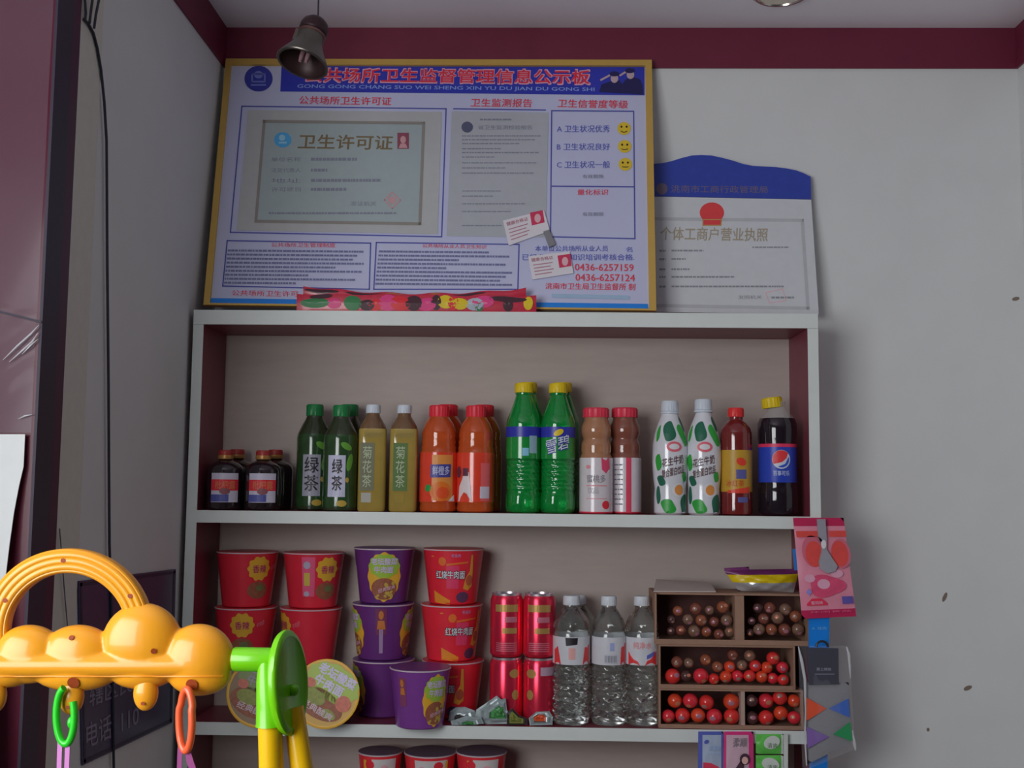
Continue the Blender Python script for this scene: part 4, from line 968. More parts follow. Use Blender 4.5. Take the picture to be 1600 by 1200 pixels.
# ------------------------------------------------------------------ water bottles
water = mat('water_pet', (236, 242, 240), .02, trans=.96, ior=1.31, mottle=.02, scale=40, spec=.8, k=.9, coat=1.0)
def water_bottle(label, cx, Y, yb, side, front=True, tall=0):
    h = yb; pr_ = [(23, h), (27, h - 2), (28, h - 7)]
    for k in range(9): pr_ += [(28, h - 10 - 9 * k), (25.6, h - 14.5 - 9 * k)]
    pr_ += [(28, h - 91), (28, h - 136), (26.5, h - 140), (28, h - 146), (25, h - 156), (17, h - 168), (12, h - 174), (11.5, h - 184)]
    v = Vessel('water_bottle', label, 'bottle', cx, yb, Y, ZL, pr_, 'clear water bottles')
    g = G(); vs = []; fs = []; n = 48; zs = []
    for (r0, z0), (r1, z1) in zip(v.prof, v.prof[1:]): zs += [z0, (z0 + z1) / 2]
    zs.append(v.prof[-1][1])
    for z in zs:
        r = v.r(z); b = z / v.s
        for i in range(n):
            a = 2 * math.pi * i / n; d = 0
            if 9 < b < 90: d = .0016 * math.sin(a * 5 + b * .55)
            if b > 140 and b < 168: d = -.0022 * abs(math.sin(a * 4))
            vs.append(((r + d) * math.sin(a), -(r + d) * math.cos(a), z))
    for j in range(len(zs) - 1):
        for i in range(n): k = (i + 1) % n; fs.append((j * n + i, j * n + k, j * n + n + k, j * n + n + i))
    fs.append(tuple(reversed(range(n)))); fs.append(tuple((len(zs) - 1) * n + i for i in range(n)))
    obj('body', g.add(vs, fs), water, v.o, False, 60)
    ridged_cap(v, mat('water_cap', (172, 176, 182), .4), 13, h - 192, h - 178)
    if not front: v.o.scale = (1, 1, .945); return
    sl = v.body('label', mat('water_label', (158, 158, 164), .35, clear=.12), h - 132, h - 91, w=.0005, caps=False)
    fr = v.fr()
    if side: v.o.scale = (.925, .925, 1)
    rm = mat('water_red', (196, 52, 56), .4)
    if side == 0:
        v.deco('red_panel', G().fan([(-30, h - 91), (-30, h - 112), (-22, h - 118), (-16, h - 91)], fr, .001, 3).fan([(18, h - 91), (22, h - 116), (34, h - 120), (34, h - 91)], fr, .001, 3), rm, sl)
        v.deco('dark_patch', G().quad([(-9, h - 131), (10, h - 131), (9, h - 121), (-8, h - 119)], fr, .001, 5, 1), black_p, sl)
        v.deco('pink_print', G().rect(-4, h - 116, 6, h - 99, fr, .001, 3, 1), mat('water_pink', (176, 130, 128), .4), sl)
    elif side == 1:
        v.deco('red_panel', G().fan([(20, h - 91), (22, h - 116), (34, h - 124), (34, h - 91)], fr, .001, 3), rm, sl)
        gb = G().rect(-8, h - 107, 14, h - 93, fr, .001, 5, 1)
        v.deco('barcode', gb, mat('water_bar_pale', (140, 140, 148), .4), sl)
        gb = G()
        for k in range(8): gb.rect(-6 + 2.4 * k, h - 105, -5 + 2.4 * k, h - 95, fr, .0014)
        v.deco('barcode_lines', gb, grey_p, sl)
        v.deco('blue_print', G().rect(2, h - 124, 9, h - 112, fr, .001, 3, 1), mat('water_blue', (116, 124, 160), .4), sl)
    else:
        v.deco('red_panel', G().fan([(-24, h - 91), (-24, h - 110), (-6, h - 96), (-3, h - 91)], fr, .001, 3).fan([(5, h - 91), (8, h - 97), (26, h - 112), (26, h - 91)], fr, .001, 3), rm, sl)
        v.deco('blue_ribbon', G().quad([(8, h - 106), (22, h - 112), (22, h - 106), (8, h - 100)], fr, .0014, 4, 1), mat('water_navy', (70, 76, 140), .4), sl)
        v.deco('label_lettering', G().text('纯净水', (-14, h - 126, 16, h - 115), fr, .0012, .02), mat('water_letter', (184, 120, 122), .4), sl)
water_bottle('water bottle with dark mark on white label, left of the three', 892, Y1, 1136, 0)
water_bottle('water bottle with barcode label, middle of the three', 951, Y1, 1137, 1)
water_bottle('water bottle with red wave label, right of the three beside the boxes', 1003, Y1 + .002, 1137, 2)
water_bottle('water bottle hidden behind the left water bottle, only its cap showing', 902, Y2, 1136, 0, False)

# ------------------------------------------------------------------ crumpled sachets at the shelf edge
def crumple(label, outline, Y, seed, cols):
    rd = random.Random(seed); fr = yplane(Y)
    zmin = min(fr(x, y).z for x, y in outline); n = len(outline)
    cx = sum(p[0] for p in outline) / n + rd.uniform(-9, 9); cy = sum(p[1] for p in outline) / n + rd.uniform(-3, 5)
    o = thing('crumpled_sachet', label, 'sachet', (fr(cx, cy).x, Y, ZL), 'crumpled sachets on the lower shelf')
    dz = ZL + .0008 - zmin
    for k, (m, t0, t1, nm) in enumerate(cols):
        g = G(); vs = []; fs = []
        rings = 5
        for side in (0, 1):
            base = len(vs)
            for j in range(rings + 1):
                t = t0 + (t1 - t0) * j / rings
                for i in range(n):
                    x = cx + (outline[i][0] - cx) * t; y = cy + (outline[i][1] - cy) * t
                    p = fr(x, y); d = (1 - t) * .008 + .0022 * math.sin(i * 2.1 + j * 1.7 + seed) + .0002 * k
                    if t > .97: d = .0003
                    vs.append(p + Vector((0, -d if side == 0 else d * .6, dz)))
            for j in range(rings):
                for i in range(n): l = (i + 1) % n; fs.append((base + j * n + i, base + j * n + l, base + j * n + n + l, base + j * n + n + i))
            if t0 == 0: pass
        obj(nm, g.add(vs, fs), m, o, True, 25)
sil = mat('sachet_foil', (112, 122, 124), .3, metal=.2, coat=.2, mottle=.4, scale=120); sgn_ = mat('sachet_green', (52, 104, 56), .35); sol = mat('sachet_olive', (92, 94, 44), .35); sdk = mat('sachet_dark', (46, 42, 44), .35); sor = mat('sachet_orange', (176, 70, 40), .35)
crumple('crumpled grey and dark sachet by the front purple cup', [(703, 1118), (712, 1112), (726, 1111), (742, 1117), (746, 1130), (738, 1135), (708, 1135), (700, 1133)], 2.0775, 1, ((sdk, 0, .35, 'dark_print'), (sil, .35, 1, 'foil')))
crumple('crumpled white and green sachet with raised corner before the cans', [(744, 1112), (762, 1100), (776, 1090), (783, 1096), (790, 1094), (792, 1112), (800, 1122), (798, 1134), (760, 1135), (742, 1132)], 2.0625, 2, ((sgn_, 0, .45, 'green_print'), (sil, .45, 1, 'foil')))
crumple('crumpled olive sachet lying between the cans', [(792, 1116), (800, 1108), (812, 1120), (824, 1124), (824, 1135), (792, 1135)], 2.0585, 3, ((sol, 0, .7, 'olive_print'), (sdk, .7, 1, 'dark_edge')))
crumple('crumpled orange and silver sachet at the foot of the left water bottle', [(826, 1124), (838, 1114), (858, 1113), (864, 1122), (863, 1135), (828, 1136)], 2.0565, 4, ((sor, 0, .5, 'orange_print'), (sil, .5, 1, 'foil')))
crumple('flat green and grey sachet under the crumpled ones', [(704, 1130), (728, 1122), (752, 1124), (756, 1134), (742, 1136), (706, 1136)], 2.0525, 5, ((sgn_, 0, .4, 'green_print'), (sil, .4, 1, 'foil')))

# ------------------------------------------------------------------ boxes of lollipops
card = mat('cardboard', (112, 86, 72), .8, mottle=.12, scale=50); card2 = mat('cardboard_inside_shade', (70, 46, 44), .85, mottle=.1)  # box backs: cardboard darkened, the shade inside painted into its colour
lol_b = [mat('wrapper_bronze', (108, 60, 42), .2, coat=.6, mottle=.35, scale=160), mat('wrapper_brown', (92, 50, 40), .25, coat=.4, mottle=.35, scale=160), mat('wrapper_greybrown', (92, 68, 56), .2, coat=.6, mottle=.3, scale=160)]
lol_r = [mat('wrapper_red', (192, 44, 42), .22, coat=.5, mottle=.2, scale=120), mat('wrapper_orange_red', (204, 66, 40), .22, coat=.5, mottle=.2, scale=120), mat('wrapper_crimson', (176, 36, 48), .22, coat=.5, mottle=.2, scale=120)]
lol_d = [mat('wrapper_dark', (58, 36, 36), .3, coat=.3, mottle=.2, scale=160)]
patch_m = [mat('wrapper_patch_grey', (112, 84, 76), .25, coat=.4), mat('wrapper_patch_lilac', (124, 80, 92), .25, coat=.4), mat('wrapper_patch_tan', (140, 84, 62), .25, coat=.4)]
stick_m = mat('paper_stick', (160, 156, 150), .7)
def cr(x, y): return 1000 + x / 4.139, 870 + y / 4.139
YX0 = 2.056
def carton(label, L, R, zt, zb, dividers, flap, tilt=0):
    xL, xR = P(L, 1000, YX0).x, P(R, 1000, YX0).x; t = .0035; y1 = 2.165
    o = thing('lollipop_box', label, 'box', ((xL + xR) / 2, YX0, zb), 'cardboard lollipop boxes')
    g = G().box(xL, xR, YX0, y1, zb, zb + t).box(xL, xL + t, YX0, y1, zb + t, zt).box(xR - t, xR, YX0, y1, zb + t, zt)
    obj('box_shell', g, card, o, True, 0)
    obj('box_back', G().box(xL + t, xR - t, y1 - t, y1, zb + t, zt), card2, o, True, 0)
    if not flap: obj('box_top', G().box(xL + t, xR - t, YX0, y1 - t, zt - t, zt), card, o, True, 0)
    else:
        obj('box_top', G().box(xL + t, xR - t, YX0 + .012, y1 - t, zt - t, zt), card, o, True, 0)
        zz = zt
        obj('flap', G().hexa([(xL, YX0 + .02, zz), (xL + .115, YX0 + .03, zz), (xL + .112, y1 - .02, zz + .012), (xL + .012, y1 - .02, zz + .016)], [(xL, YX0 + .02, zz + .002), (xL + .115, YX0 + .03, zz + .002), (xL + .112, y1 - .02, zz + .014), (xL + .012, y1 - .02, zz + .018)]), mat('cardboard_grey', (140, 130, 126), .8), o, True, 0)
    for (d, wpx) in dividers:
        xd = P(d, 1000, YX0).x; ww = wpx * YX0 / F / 2
        obj('divider', G().box(xd - ww, xd + ww, YX0 + .001, y1 - t, zb + t, zt - t), mat('cardboard_pale', (128, 108, 100), .8) if wpx < 10 else card, o, True, 0)
    obj('front_lip', G().box(xL + t, xR - t, YX0 - .0015, YX0 - .0002, zb, zb + (.007 if not flap else .009)), card, o, True, 0)
    return xL, xR, y1 - t
zb_b = ZL + .0006; zt_b = P(1140, 1077, YX0).z
zb_m = zt_b + .0004; zt_m = P(1140, 1008, YX0).z
zb_t = zt_m + .0004; zt_t = P(1140, 928, YX0).z
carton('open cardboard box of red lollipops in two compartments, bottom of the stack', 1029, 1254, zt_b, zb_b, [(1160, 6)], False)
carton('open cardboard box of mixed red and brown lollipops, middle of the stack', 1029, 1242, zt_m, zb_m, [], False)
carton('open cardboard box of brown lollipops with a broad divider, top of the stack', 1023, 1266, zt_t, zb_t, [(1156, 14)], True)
proto = None
ORD = ['first', 'second', 'third', 'fourth', 'fifth', 'sixth', 'seventh', 'eighth', 'ninth', 'tenth', 'eleventh', 'twelfth', 'thirteenth']
ME_BALL = None
def lollipop(label, x, y, r, kind, idx, zlo, group):
    rp = r / 4.139; px, py = cr(x, y)
    R = rp * 2.085 / F * (1.05 if r < 42 else .99); Yl = 2.071 + (idx * 7 % 5) * .0016
    p = P(px, py, Yl); z = max(p.z, zlo + R + .0003)
    o = thing('lollipop', label, 'lollipop', (p.x, Yl, z), group)
    m = {'b': lol_b, 'r': lol_r, 'd': lol_d}[kind]; m = m[idx % len(m)]
    g = G(); vs = []; fs = []; nu, nv = 16, 10
    g.ell((0, 0, 0), R, R, R * .97, nu, nv)
    for k, v_ in enumerate(g.v):      # pleats of the twisted wrapper towards the stick
        if v_.y > 0: a = math.atan2(v_.z, v_.x); v_ *= 1 + .03 * math.sin(9 * a) * (v_.y / R)
    b = obj('candy_ball', g, m, o, False, 60)
    def fs_(u, v, w=0):
        rr = R * 1.02 + w; return Vector((rr * math.sin(u) * math.cos(v), -rr * math.cos(u) * math.cos(v), rr * math.sin(v)))
    rd = random.Random(idx * 13 + len(label))
    a, e = rd.uniform(-.5, .5), rd.uniform(-.7, .5)
    obj('wrapper_print', G().fan([(a + .42 * math.cos(t), e + .3 * math.sin(t)) for t in [2 * math.pi * i / 10 for i in range(10)]], fs_, 0, 2), patch_m[rd.randrange(3)], b, False, 60)
    obj('twist', G().tube([(0, R * .9, 0), (0, R * 1.3, 0), (0, R * 1.6, 0)], [R * .35, R * .18, R * .3], 8), m, o, False, 50)
    d = (Vector((p.x, Yl, z)) - CAM); L = 2.1614 - Yl; dz = max(d.z / d.y * L, zlo + .0024 - z)
    obj('stick', G().tube([(0, R * .8, dz * R * .8 / L), (d.x / d.y * L * .9, L, dz)], .0015, 6), stick_m, o, False, 50)
zi = .0035
LOL = {
 ('top box left side', zb_t + zi): [(245,350,32,'b'),(360,335,38,'b'),(450,345,30,'b'),(535,325,38,'b'),(310,405,34,'b'),(395,410,36,'b'),(480,420,32,'b'),(560,410,36,'b'),(265,475,32,'b'),(350,480,38,'b'),(430,485,32,'b'),(510,500,32,'b'),(580,485,32,'b'),(205,405,27,'d'),(203,480,27,'d')],
 ('top box right side', zb_t + zi): [(762,330,30,'d'),(840,330,36,'b'),(940,340,38,'b'),(800,400,34,'b'),(890,395,38,'b'),(1005,385,36,'b'),(722,415,25,'d'),(770,470,36,'b'),(850,470,36,'b'),(935,470,38,'b'),(1020,470,38,'b'),(714,490,25,'d')],
 ('middle box', zb_m + zi): [(240,680,36,'b'),(315,685,32,'b'),(425,665,36,'b'),(500,710,34,'b'),(600,635,34,'b'),(710,640,36,'b'),(860,655,40,'r'),(580,710,36,'r'),(660,700,32,'b'),(745,705,36,'r'),(820,715,36,'r'),(920,715,36,'r'),(212,780,50,'r'),(298,770,34,'d'),(393,770,50,'r'),(478,790,34,'r'),(555,775,37,'r'),(630,770,36,'r'),(708,770,37,'r'),(786,775,37,'r'),(858,785,34,'r'),(926,795,34,'r')],
 ('bottom box left side', zb_b + zi): [(225,930,46,'r'),(325,930,48,'r'),(430,940,48,'r'),(590,935,52,'r'),(182,1030,40,'r'),(275,1025,48,'r'),(375,1025,46,'r'),(480,1035,50,'r'),(592,1045,50,'r')],
 ('bottom box right side', zb_b + zi): [(722,930,38,'d'),(815,930,48,'r'),(905,910,46,'r'),(995,930,42,'r'),(724,1050,40,'d'),(815,1045,48,'r'),(910,1010,46,'r'),(996,1040,42,'r')],
}
idx = 0
for (comp, zlo), balls in LOL.items():
    ys = sorted(b[1] for b in balls); rows = []
    step = 45 if 'bottom' not in comp else 60
    for b in sorted(balls, key=lambda b: b[1]):
        if rows and b[1] - rows[-1][0][1] < step: rows[-1].append(b)
        else: rows.append([b])
    names = {1: ['only'], 2: ['upper', 'lower'], 3: ['top', 'middle', 'bottom'], 4: ['top', 'upper middle', 'lower middle', 'bottom']}[len(rows)]
    for rn, row in zip(names, rows):
        for i, b in enumerate(sorted(row)):
            col = {'b': 'brown', 'r': 'red', 'd': 'dark'}[b[3]]
            pos = 'leftmost' if i == 0 else 'rightmost' if i == len(row) - 1 else ORD[i] + ' from left'
            lollipop(f'{col} wrapped lollipop, {pos} in {rn} row of {comp}', b[0], b[1], b[2], b[3], idx, zlo, 'lollipops in the cardboard boxes'); idx += 1

# ------------------------------------------------------------------ snack bag on the top box
def pillow(name, q, fr, bulge, mats, bands, parent, nu=18, nv=14, seam=.06, back=.5, crk=.0012, seed=0):
    g = G(); vs = []; fs = []
    def prof(t): t = min(1, max(0, (min(t, 1 - t)) / .5)); return math.sin(t * math.pi / 2) ** .7
    for side in (1, -back):
        for j in range(nv + 1):
            for i in range(nu + 1):
                s, t = i / nu, j / nv
                u = [(q[0][k] * (1 - s) + q[1][k] * s) * (1 - t) + (q[3][k] * (1 - s) + q[2][k] * s) * t for k in (0, 1)]
                d = bulge * prof(s) * prof(t) + crk * math.sin(s * 17 + seed) * math.sin(t * 13 + s * 5) * min(1, 8 * min(s, 1 - s, t, 1 - t))
                vs.append(fr(u[0], u[1], side * d))
    m = nu + 1; N = m * (nv + 1); ms = []
    for side in (0, 1):
        for j in range(nv):
            for i in range(nu):
                a = side * N + j * m + i; fs.append((a, a + 1, a + m + 1, a + m))
                ms.append(bands((i + .5) / nu, (j + .5) / nv))
    g.add(vs, fs); g.m = ms
    return obj(name, g, mats, parent, True, 60)
YS = 2.098
fsn = yplane(YS)
o = thing('snack_bag', 'silver, yellow and purple snack bag lying on the top lollipop box', 'snack bag', (P(1190, 918, YS).x, YS, zt_t))
fz = zt_t + .001 - fsn(1190, 918).z
fr = lambda u, v, w=0: fsn(u, v, w) + Vector((0, 0, fz))
silv = mat('bag_silver', (162, 166, 174), .22, metal=.5, mottle=.15, scale=40); purp = mat('bag_purple', (84, 34, 76), .3); byel = mat('bag_yellow', (210, 182, 20), .3, mottle=.1)
pillow('bag_body', [(1131, 884), (1249, 882), (1240, 919), (1154, 917)], fr, .024, [purp, byel, silv], lambda s, t: 0 if t < .22 else 1 if t < .55 else 2, o, crk=.0032)
pillow('bag_seal', [(1131, 881), (1170, 879), (1172, 888), (1134, 890)], fr, .003, [purp], lambda s, t: 0, o, 6, 4)

# ------------------------------------------------------------------ hanging goods at the right upright
strip_b = mat('hanger_blue', (24, 112, 196), .35)
fr = yplane(2.0465)
o = thing('display_strip', 'blue plastic hanging strip down the right upright behind the pink bag', 'display strip', fr(1281, 1250, 0), None)
obj('strip', G().solid([(1263, 890), (1297, 890), (1292, 1250), (1265, 1250)], fr, -.0005, .0008), strip_b, o, True, 0)
obj('strip_header', G().solid([(1238, 858), (1300, 852), (1302, 888), (1241, 891)], fr, -.0005, .0008), mat('hanger_blue_dark', (40, 92, 150), .4), o, True, 0)
pr('strip_lettering', G().text('A. 挂钩', (1268, 979, 1291, 984), fr, .0012, 0), mat('hanger_pale', (110, 170, 210), .4), bpy.data.objects['strip'])
# pink bag
fr = yplane(2.0385)
pkm = mat('pink_bag', (176, 110, 128), .3, coat=.2, mottle=.12, scale=50); pkd = mat('pink_bag_magenta', (138, 28, 62), .35)
PQ = [(1239, 809), (1318, 809), (1338, 963), (1253, 967)]
o = thing('pink_bag', 'pink sweets bag hanging from the right end of the middle shelf', 'bag', fr(1290, 966, 0))
bd = pillow('bag_body', PQ, fr, .0065, [pkd, pkm], lambda s, t: 0 if t < .085 or t > .9 else 1, o, 16, 24, crk=.0006)
def inP(s, t): return tuple((PQ[0][k] * (1 - s) + PQ[1][k] * s) * (1 - t) + (PQ[3][k] * (1 - s) + PQ[2][k] * s) * t for k in (0, 1))
ft = lambda u, v, w=0: fr(*inP(u, v), .0068 + w)
pm = [mat('pink_red', (196, 70, 66), .35, mottle=.15), mat('pink_deep', (158, 56, 84), .35, mottle=.25, scale=90), mat('pink_pale', (190, 140, 160), .35)]
pr('red_band', G().rect(.02, .13, .46, .19, ft, 0).rect(.66, .13, .99, .19, ft, 0), pm[0], bd)
pr('peach_print', G().fan(ellipse(.33, .36, .17, .13, 20), ft, .0002, 1).fan(ellipse(.82, .36, .16, .13, 20), ft, .0002, 1), pm[0], bd)
pr('peach_outline', G().fan(ellipse(.3, .33, .2, .155, 20), ft, 0, 1).fan(ellipse(.84, .36, .19, .15, 20), ft, 0, 1), mat('pink_outline', (150, 76, 92), .35), bd)
pr('petal_print', G().fan(flower(.5, .68, .33, .11, 3, .12), ft, 0, 1), pm[1], bd)
pr('petal_light', G().fan(ellipse(.45, .66, .12, .05, 14), ft, .0003, 1).fan(ellipse(.2, .6, .1, .04, 14), ft, .0003, 1).fan(ellipse(.72, .56, .12, .04, 14), ft, .0003, 1), pm[2], bd)
pr('red_label', G().fan([(.1, .85), (.2, .8), (.38, .8), (.48, .85), (.48, .87), (.1, .87)], ft, 0, 1), mat('pink_label_red', (172, 40, 64), .35), bd)
pr('label_lettering', G().text('蜜桃味', (.18, .825, .4, .86), ft, .0004, .02), pm[2], bd)
pr('blue_label', G().rect(.76, .79, .96, .865, ft, 0), mat('pink_label_blue', (70, 62, 120), .35), bd)
pr('blue_mark', G().fan([(.1, .735), (.16, .7), (.22, .735), (.16, .77)], ft, 0, 1), mat('pink_mark_blue', (110, 100, 150), .4), bd)
pr('foot_lettering', G().dashes(.1, .93, .9, .93, ft, 0, 0, 3).text('休闲食品', (.14, .925, .9, .945), ft, 0, 0), mat('pink_foot', (164, 76, 104), .4), bd)
clipm = mat('grey_clip_plastic', (112, 110, 118), .35, mottle=.1)
frc = lambda u, v, w=0: fr(u, v, .0085 + w)
obj('clip', G().solid([(1274, 811), (1287, 811), (1289, 840), (1289, 858), (1298, 872), (1306, 884), (1302, 892), (1290, 895), (1279, 888), (1277, 878), (1281, 862), (1281, 842), (1276, 838)], frc, 0, .004), clipm, o, True, 30)
obj('clip_tip', G().solid(ellipse(1284, 850, 4, 7, 14), frc, .0042, .0055), mat('clip_white', (170, 168, 172), .3), o, True, 30)

# socks in a clear bag
YSK = 2.026
fr = yplane(YSK)
o = thing('sock_pack', 'grey argyle socks in a clear bag hanging at the lower right', 'socks', fr(1285, 1195, 0))
sock_m = mat('sock_grey', (98, 98, 102), .9, mottle=.12, scale=400, bump=.3)
SQ = [(1258, 1066), (1326, 1066), (1330, 1160), (1262, 1194)]
sk = pillow('sock', SQ, fr, .006, [sock_m], lambda s, t: 0, o, 12, 18, crk=.0004)
fk_ = lambda u, v, w=0: fr(u, v, .0072 + w)
pr('orange_diamond', G().fan([(1257, 1088), (1290, 1106), (1257, 1126)], fk_, 0, 1), mat('knit_orange', (222, 86, 56), .9), sk)
pr('blue_diamond', G().fan([(1293, 1106), (1324, 1090), (1326, 1120)], fk_, 0, 1), mat('knit_blue', (48, 76, 140), .9), sk)
pr('purple_diamond', G().fan([(1259, 1134), (1294, 1150), (1260, 1168)], fk_, 0, 1), mat('knit_purple', (94, 72, 124), .9), sk)
pr('green_diamond', G().fan([(1300, 1146), (1327, 1126), (1330, 1157)], fk_, 0, 1), mat('knit_green', (32, 106, 64), .9), sk)
fh = lambda u, v, w=0: fr(u, v, .0064 + w)
hc = obj('header_card', G().solid([(1259, 1011), (1308, 1012), (1309, 1068), (1262, 1069)], fh, -.0005, .0014), mat('card_charcoal', (48, 48, 58), .5), o, True, 0)
pr('card_lettering', G().text('男士棉袜', (1274, 1042, 1297, 1047), fh, .0018, .01).line((1272, 1052), (1302, 1052), .8, fh, .0018), mat('card_lettering', (110, 110, 122), .5), hc)
g = G().tube([fh(1274 + 9 * (1 - math.cos(t)), 1010 - 9 * math.sin(t), .001) for t in [math.pi * i / 10 for i in range(11)]], .0022, 8)
obj('hook', g, mat('hook_black', (30, 30, 38), .4), o, True, 40)
plast = mat('clear_plastic_bag', (176, 176, 182), .1, clear=.94, spec=.9)
pillow('clear_bag', [(1247, 1009), (1326, 1009), (1337, 1170), (1254, 1206)], fr, .0095, [plast], lambda s, t: 0, o, 14, 22, crk=.0022)
crs = mat('plastic_crease', (190, 190, 194), .15, clear=.35, spec=.9)
obj('bag_fold', G().tube([fr(1247, 1010, .003), fr(1251, 1030, .006), fr(1256, 1060, .008), fr(1257, 1110, .008), fr(1256, 1150, .008), fr(1259, 1195, .006)], [.001, .003, .0026, .0016, .002, .0012], 8), crs, o, True, 60)
obj('bag_fold', G().tube([fr(1322, 1010, .003), fr(1325, 1022, .005), fr(1327, 1045, .004), fr(1328, 1060, .003)], [.001, .0026, .002, .0008], 8), crs, o, True, 60)
obj('bag_fold', G().tube([fr(1331, 1140, .003), fr(1334, 1162, .005), fr(1336, 1172, .003)], [.001, .003, .001], 8), crs, o, True, 60)

# ------------------------------------------------------------------ sachets hanging at the lower board
fr = yplane(2.041)
def hang(label, q, mats, bands, prints, name='shampoo_sachet'):
    o = thing(name, label, 'sachet', fr((q[0][0] + q[1][0]) / 2, q[2][1], 0), 'sachets hanging at the lower shelf edge')
    b = pillow('sachet_body', q, fr, .005, mats, bands, o, 12, 20, crk=.0009, seed=q[0][0])
    f2 = lambda u, v, w=0: fr(u, v, .0056 + w)
    for nm, m, gg in prints(f2): pr(nm, gg, m, b)
bl = mat('sachet_blue', (62, 70, 132), .25, coat=.4); pb = mat('sachet_pale_blue', (146, 158, 178), .2, metal=.2, coat=.4)
mg = mat('sachet_magenta', (158, 40, 92), .25, coat=.4); pw = mat('sachet_pink_white', (168, 140, 152), .2, metal=.2, coat=.4)
gr = mat('sachet_bright_green', (70, 140, 58), .22, coat=.4, mottle=.3, scale=70); sw = mat('sachet_strip_white', (150, 154, 150), .35)
hang('blue and white sachet hanging leftmost at the lower shelf edge', [(1091, 1143), (1130, 1143), (1130, 1246), (1090, 1246)], [bl, pb], lambda s, t: 0 if s < .15 or s > .88 or t < .03 else 1,
     lambda f: [('red_wave', mat('sachet_red', (176, 50, 72), .3), G().fan([(1098, 1190), (1110, 1191), (1122, 1197), (1124, 1240), (1098, 1240)], f, 0, 1)),
                ('blue_mark', bl, G().fan(ellipse(1103, 1158, 4, 3, 10, -.6), f, 0, 1)), ('lettering', mat('sachet_letter_blue', (112, 130, 160), .4), G().text('洗发露', (1108, 1164, 1124, 1172), f, .0002, 0).dashes(1108, 1176, 1124, 1176, f, .0002, 1, 3, 1.2))])
hang('pink sachet with dark-haired figure hanging in the middle at the shelf edge', [(1131, 1143), (1177, 1143), (1178, 1246), (1130, 1246)], [mg, pw], lambda s, t: 0 if s > .86 or s < .06 or t < .06 else 1,
     lambda f: [('lettering', mat('sachet_letter_grey', (96, 90, 96), .4), G().text('柔顺', (1144, 1152, 1166, 1166), f, .0002, .01)),
                ('hair', mat('figure_dark', (52, 32, 44), .5), G().fan(ellipse(1163, 1185, 8, 9, 14), f, 0, 1).fan([(1148, 1200), (1156, 1188), (1162, 1194), (1160, 1240), (1142, 1240)], f, 0, 1)),
                ('face', mat('figure_skin', (176, 140, 134), .5), G().fan(ellipse(1163, 1187, 5, 6, 12), f, .0004, 1))])
hang('green and white sachet, upper one of the hanging green pair', [(1181, 1147), (1224, 1147), (1224, 1178), (1181, 1178)], [gr, sw], lambda s, t: 1 if s > .95 else 0,
     lambda f: [('white_swirl', sw, G().fan(ellipse(1205, 1159, 13, 10, 16, -.4), f, 0, 1)), ('lettering', mat('sachet_letter_green', (60, 84, 56), .4), G().text('清爽', (1198, 1160, 1214, 1168), f, .0004, 0))])
hang('green and white sachet, lower one of the hanging green pair', [(1181, 1180), (1224, 1180), (1224, 1214), (1181, 1214)], [gr, sw], lambda s, t: 1 if s > .95 else 0,
     lambda f: [('white_swirl', sw, G().fan(ellipse(1203, 1193, 14, 10, 16, .3), f, 0, 1)), ('lettering', mat('sachet_letter_green', (60, 84, 56), .4), G().text('清爽', (1198, 1194, 1214, 1202), f, .0004, 0))])
tag(obj('sachet_strip', G().solid([(1224.5, 1147), (1231, 1147), (1231, 1240), (1224.5, 1240)], fr, -.001, .001), sw, smooth=0), 'narrow white strip hanging right of the green sachets', 'strip')

# ------------------------------------------------------------------ tubs on the shelf below
YT_ = 2.12
tr = mat('tub_red', (166, 36, 44), .35, mottle=.1); tl = mat('tub_lid', (88, 72, 86), .4)
for i, (px, r, yt, lab, wa, wb_, da) in enumerate(((594, 33, 1172, 'red and white noodle tub, leftmost of three under the lower shelf', -20, 28, .1), (672, 39, 1173, 'white noodle tub with red spot, middle of three under the lower shelf', -30, 34, 0), (752, 38, 1172, 'red and white noodle tub, rightmost of three under the lower shelf', -20, 30, .1))):
    s = YT_ / F; X = P(px, 1190, YT_).x; ztop = P(px, yt, YT_).z; hh = ztop - ZU - .0006
    rt_ = r * s
    v = Cup(lab, (X, YT_, ZU + .0006), tr, tl, 'tubs under the lower shelf', rt_, rt_ * .8, hh, None, 'noodle_tub')
    fr = v.fr(da); H_ = hh * 1000
    v.deco('white_panel', G().rect(wa, H_ - 42, wb_, H_ - 8, fr, .0006, 10, 2), mat('tub_white', (150, 146, 146), .4), v.cup)
    v.deco('red_spot', G().fan(ellipse((-24, 16, -24)[i], H_ - 18, 9, 8, 16), fr, .0012, 2), red_p, v.cup)
    v.deco('yellow_edge', G().rect((-38, 30, -32)[i], H_ - 30, (-31, 36, -27)[i], H_ - 10, fr, .0009, 3, 1), badge_y, v.cup)
    v.deco('mark_print', G().fan(ellipse((4, -16, 6)[i], H_ - 24, (7, 6, 8)[i], 6, 14), fr, .0012, 2), mat('tub_pink', (164, 122, 128), .4), v.cup)

